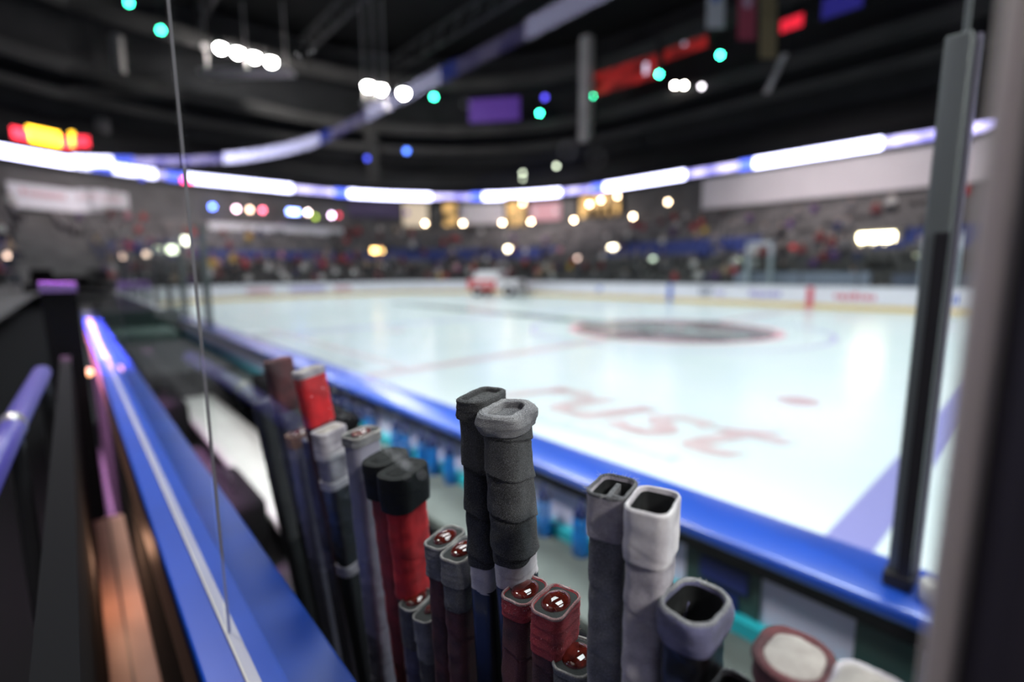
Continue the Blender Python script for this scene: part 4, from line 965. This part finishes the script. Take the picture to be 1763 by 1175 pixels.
# pair of tall black sticks, in focus
stick(872, 702, 112, .0215, .0150, [(0, .016, .0030, 'tape_grey', .0006, .006), (.0165, .128, 0, 'tape_black', .0016, .034), (.1285, .150, -.0012, 'tape_white', .0005, .012)], 'cup',
      'tall black-taped hockey stick with a thick greyish rolled knob, nearest of the tall pair', low=(890, 985), rim=.0036, rr=.0115, bulge=.0020, lump=.0032, seed=3, edge=('tape_grey', 3), fuzz=('thread', 70, 0, .016, .0016))
stick(829, 678, 108, .0215, .0125, [(0, .0165, .0016, 'tape_black', .0006, .006), (.017, .150, -.0004, 'tape_black', .0018, .040), (.1505, .174, -.0014, 'tape_white', .0005, .012)], 'recess',
      'tall black-taped hockey stick with a flat black knob, behind the grey-knobbed one', low=(846, 985), rim=.0030, lump=.0022, seed=8, fuzz=('thread', 30, 0, .016, .0014))
# hollow pair on the right
stick(1124, 860, 107, .0190, .0135, [(0, .034, 0, 'tape_white', .0002, .05), (.0345, .30, -.0016, 'tape_dirty', .0004, .045)], 'hollow',
      'white-taped hockey stick with a single square open end', low=(1112, 1170), shaft='shaft_lilac', rim=.0022, seed=4)
stick(1055, 836, 107, .0175, .0130, [(0, .030, 0, 'tape_dirty', .0002, .05), (.0305, .34, -.0016, 'tape_grey', .0004, .045)], 'holes',
      'grey-taped hockey stick with frayed holes in its open end, left of the white one', low=(1048, 1170), shaft='shaft_lilac', rim=.0024, seed=5, edge=('tape_charcoal', 1), fuzz=('thread', 90, 0, .003, .0030))
stick(1196, 1033, 92, .0190, .0145, [(0, .020, .0016, 'tape_violet', .0003, .010), (.0205, .13, -.0008, 'shaft_black', .0002, .05)], 'hollow',
      'black hockey stick with a wide open end wrapped in violet grey tape', Y=.25, rim=.0030, bulge=.0012, lump=.0018, rr=.010, seed=6, edge=('tape_grey', 1), fuzz=('thread', 60, 0, .004, .0016))
stick(1368, 1128, 95, .0200, .0170, [(0, .012, .0005, 'tape_maroon', .0004, .01), (.0125, .12, -.001, 'tape_red', .0005, .03)], 'flat',
      'hockey stick with a worn off-white end inside dark red tape, bottom right', rim=.0045, rr=.0155, seed=7, edge=('tape_maroon', 3))
stick(1260, 1188, 95, .0150, .0110, [(0, .02, 0, 'tape_charcoal', .0004, .01), (.0205, .1, 0, 'tape_black', .0004, .05)], 'hollow', 'dark hockey stick barely showing between the violet grey end and the dark red one', rim=.002, seed=9, fuzz=('thread', 30, 0, .003, .0015))
stick(1495, 1192, 92, .0180, .0150, [(0, .03, 0, 'tape_dirty', .0004, .01), (.0305, .1, 0, 'tape_white', .0004, .05)], 'flat', 'blurred whitish stick end at the bottom, beside the foreground post', rim=.002, seed=10, rr=.01)
# red pair with gel ends
stick(957, 1034, 103, .0185, .0125, [(0, .034, .0008, 'tape_red', .0005, .008), (.0345, .20, -.0002, 'tape_maroon', .0006, .03)], 'gel',
      'red-taped hockey stick with a clear red dome, right one of the red pair', low=(955, 1170), rim=.0022, seed=11, edge=('edge_pink', 1), fuzz=('thread_red', 220, 0, .030, .0016), shaft='shaft_maroon')
stick(904, 1014, 103, .0185, .0120, [(0, .016, .0006, 'tape_red', .0005, .008), (.0165, .22, -.0004, 'tape_maroon', .0006, .03)], 'gel',
      'red-taped hockey stick with a clear red dome, left one of the red pair', low=(900, 1170), rim=.0022, seed=12, edge=('edge_pink', 1), fuzz=('thread', 130, 0, .012, .0015), shaft='shaft_maroon')
stick(993, 1128, 108, .0180, .0130, [(0, .006, .0006, 'tape_grey', .0004, .006), (.0065, .12, 0, 'tape_charcoal', .0004, .03)], 'gel',
      'low dark hockey stick with a reddish dome in front of the grey holed one', rim=.0020, seed=13, edge=('edge_pale', 1), fuzz=('thread', 60, 0, .005, .0012))
# grey-collared maroon pair
stick(766, 924, 107, .0200, .0115, [(0, .033, .0012, 'tape_grey', .0005, .006), (.0335, .26, -.0006, 'tape_maroon', .0006, .05)], 'gel',
      'maroon hockey stick with a grey collar and red dome, left one of its pair', low=(782, 1170), rim=.0030, seed=14, edge=('edge_pale', 2), fuzz=('thread', 60, 0, .012, .0012), shaft='shaft_maroon', dome=(.72, .82))
stick(797, 944, 107, .0205, .0120, [(0, .027, .0014, 'tape_grey', .0005, .006), (.0275, .052, .0004, 'tape_charcoal', .0004, .02), (.0525, .26, -.0006, 'tape_maroon', .0006, .05)], 'gel',
      'maroon hockey stick with a grey collar, half hidden behind the tall black pair', low=(808, 1170), rim=.0030, seed=15, edge=('edge_pale', 2), shaft='shaft_maroon', dome=(.72, .82))
# low grey pair
stick(716, 1030, 107, .0185, .0115, [(0, .05, .0004, 'tape_charcoal', .0008, .02), (.0505, .16, 0, 'tape_violet', .0010, .03)], 'gel',
      'short grey-taped hockey stick with a red dome, left of the low grey pair', low=(732, 1170), rim=.0022, seed=16, edge=('edge_pale', 1), fuzz=('thread', 30, 0, .01, .001))
stick(740, 1050, 107, .0175, .0115, [(0, .05, .0004, 'tape_grey', .0010, .02), (.0505, .16, 0, 'tape_charcoal', .0012, .03)], 'gel',
      'short grey-taped hockey stick with a dark green end, right of the low grey pair', low=(754, 1170), rim=.0022, seed=17, edge=('edge_pale', 1), dome=(.4, .5))
# black-capped red pair
stick(693, 806, 112, .0250, .0165, [(0, .040, .0030, 'rubber_cap', .0004, .03), (.0405, .145, -.0016, 'tape_bright', .0004, .06), (.1455, .30, -.002, 'tape_maroon', .0004, .06)], 'flat',
      'red hockey stick with a bulky black rubber end, right one of its pair', low=(714, 1000), rim=.008, bulge=.0012, rr=.013, seed=18, shaft='shaft_maroon', plug='rubber_cap')
stick(663, 785, 112, .0240, .0160, [(0, .042, .0028, 'rubber_cap', .0004, .03), (.0425, .30, -.0016, 'tape_red', .0004, .06)], 'flat',
      'dark red hockey stick with a bulky black rubber end, left one of its pair', low=(690, 1000), rim=.008, bulge=.0012, rr=.013, seed=19, shaft='shaft_maroon', plug='rubber_cap')
# grey stick with shiny end, white-banded stick and its neighbours
stick(622, 744, 107, .0205, .0135, [(0, .012, .0022, 'tape_grey', .0004, .01), (.0125, .42, -.0004, 'shaft_lilac', .0002, .1)], 'gel',
      'violet grey hockey stick with a shiny amber-lit end', low=(668, 1170), rim=.0026, seed=20, edge=('edge_pale', 2), shaft='shaft_lilac', dome=(.7, .7))
stick(566, 738, 107, .0205, .0135, [(0, .030, .0020, 'tape_dirty', .0003, .01), (.0305, .040, .0022, 'tape_white', .0003, .01), (.0405, .072, .0004, 'tape_dirty', .0003, .05), (.0725, .084, .0020, 'tape_white', .0003, .01), (.0845, .205, -.0004, 'shaft_black', .0001, .1), (.2055, .222, .0012, 'tape_dirty', .0003, .01)], 'flat',
      'hockey stick with white tape bands over a black shaft', low=(607, 975), rim=.003, seed=21)
stick(541, 752, 107, .0180, .0120, [(0, .19, 0, 'tape_violet', .0004, .06)], 'flat', 'greyish violet hockey stick left of the white-banded one', low=(580, 975), rim=.003, seed=22, shaft='shaft_lilac', Y=.262)
stick(531, 635, 107, .0220, .0125, [(0, .010, .0004, 'tape_dirty', .0003, .01), (.0105, .085, 0, 'tape_bright', .0003, .05), (.0855, .30, -.001, 'tape_maroon', .0003, .05)], 'flat',
      'bright red hockey stick with a pale end, tallest at the left', low=(565, 800), rim=.003, seed=23, shaft='shaft_maroon')
stick(478, 619, 107, .0225, .0130, [(0, .09, 0, 'tape_maroon', .0004, .05), (.0905, .11, .001, 'tape_charcoal', .0003, .01), (.1105, .3, -.001, 'tape_charcoal', .0003, .05)], 'flat',
      'dull brownish hockey stick left of the bright red one', low=(512, 790), rim=.003, seed=24, plug='tape_maroon')
stick(514, 745, 107, .0190, .0130, [(0, .02, 0, 'warm_light_paint', .0003, .05), (.0205, .25, -.0006, 'shaft_lilac', .0003, .05)], 'gel',
      'grey hockey stick with orange light painted on its glossy end', low=(553, 960), rim=.003, seed=25, shaft='shaft_lilac', Y=.25)  # orange highlight painted into the colour of the butt end
stick(455, 690, 107, .0210, .0140, [(0, .3, 0, 'tape_black', .0003, .05)], 'flat', 'dark hockey stick furthest left, before the pale bench', low=(492, 860), rim=.003, seed=26, Y=.262, plug='tape_black')
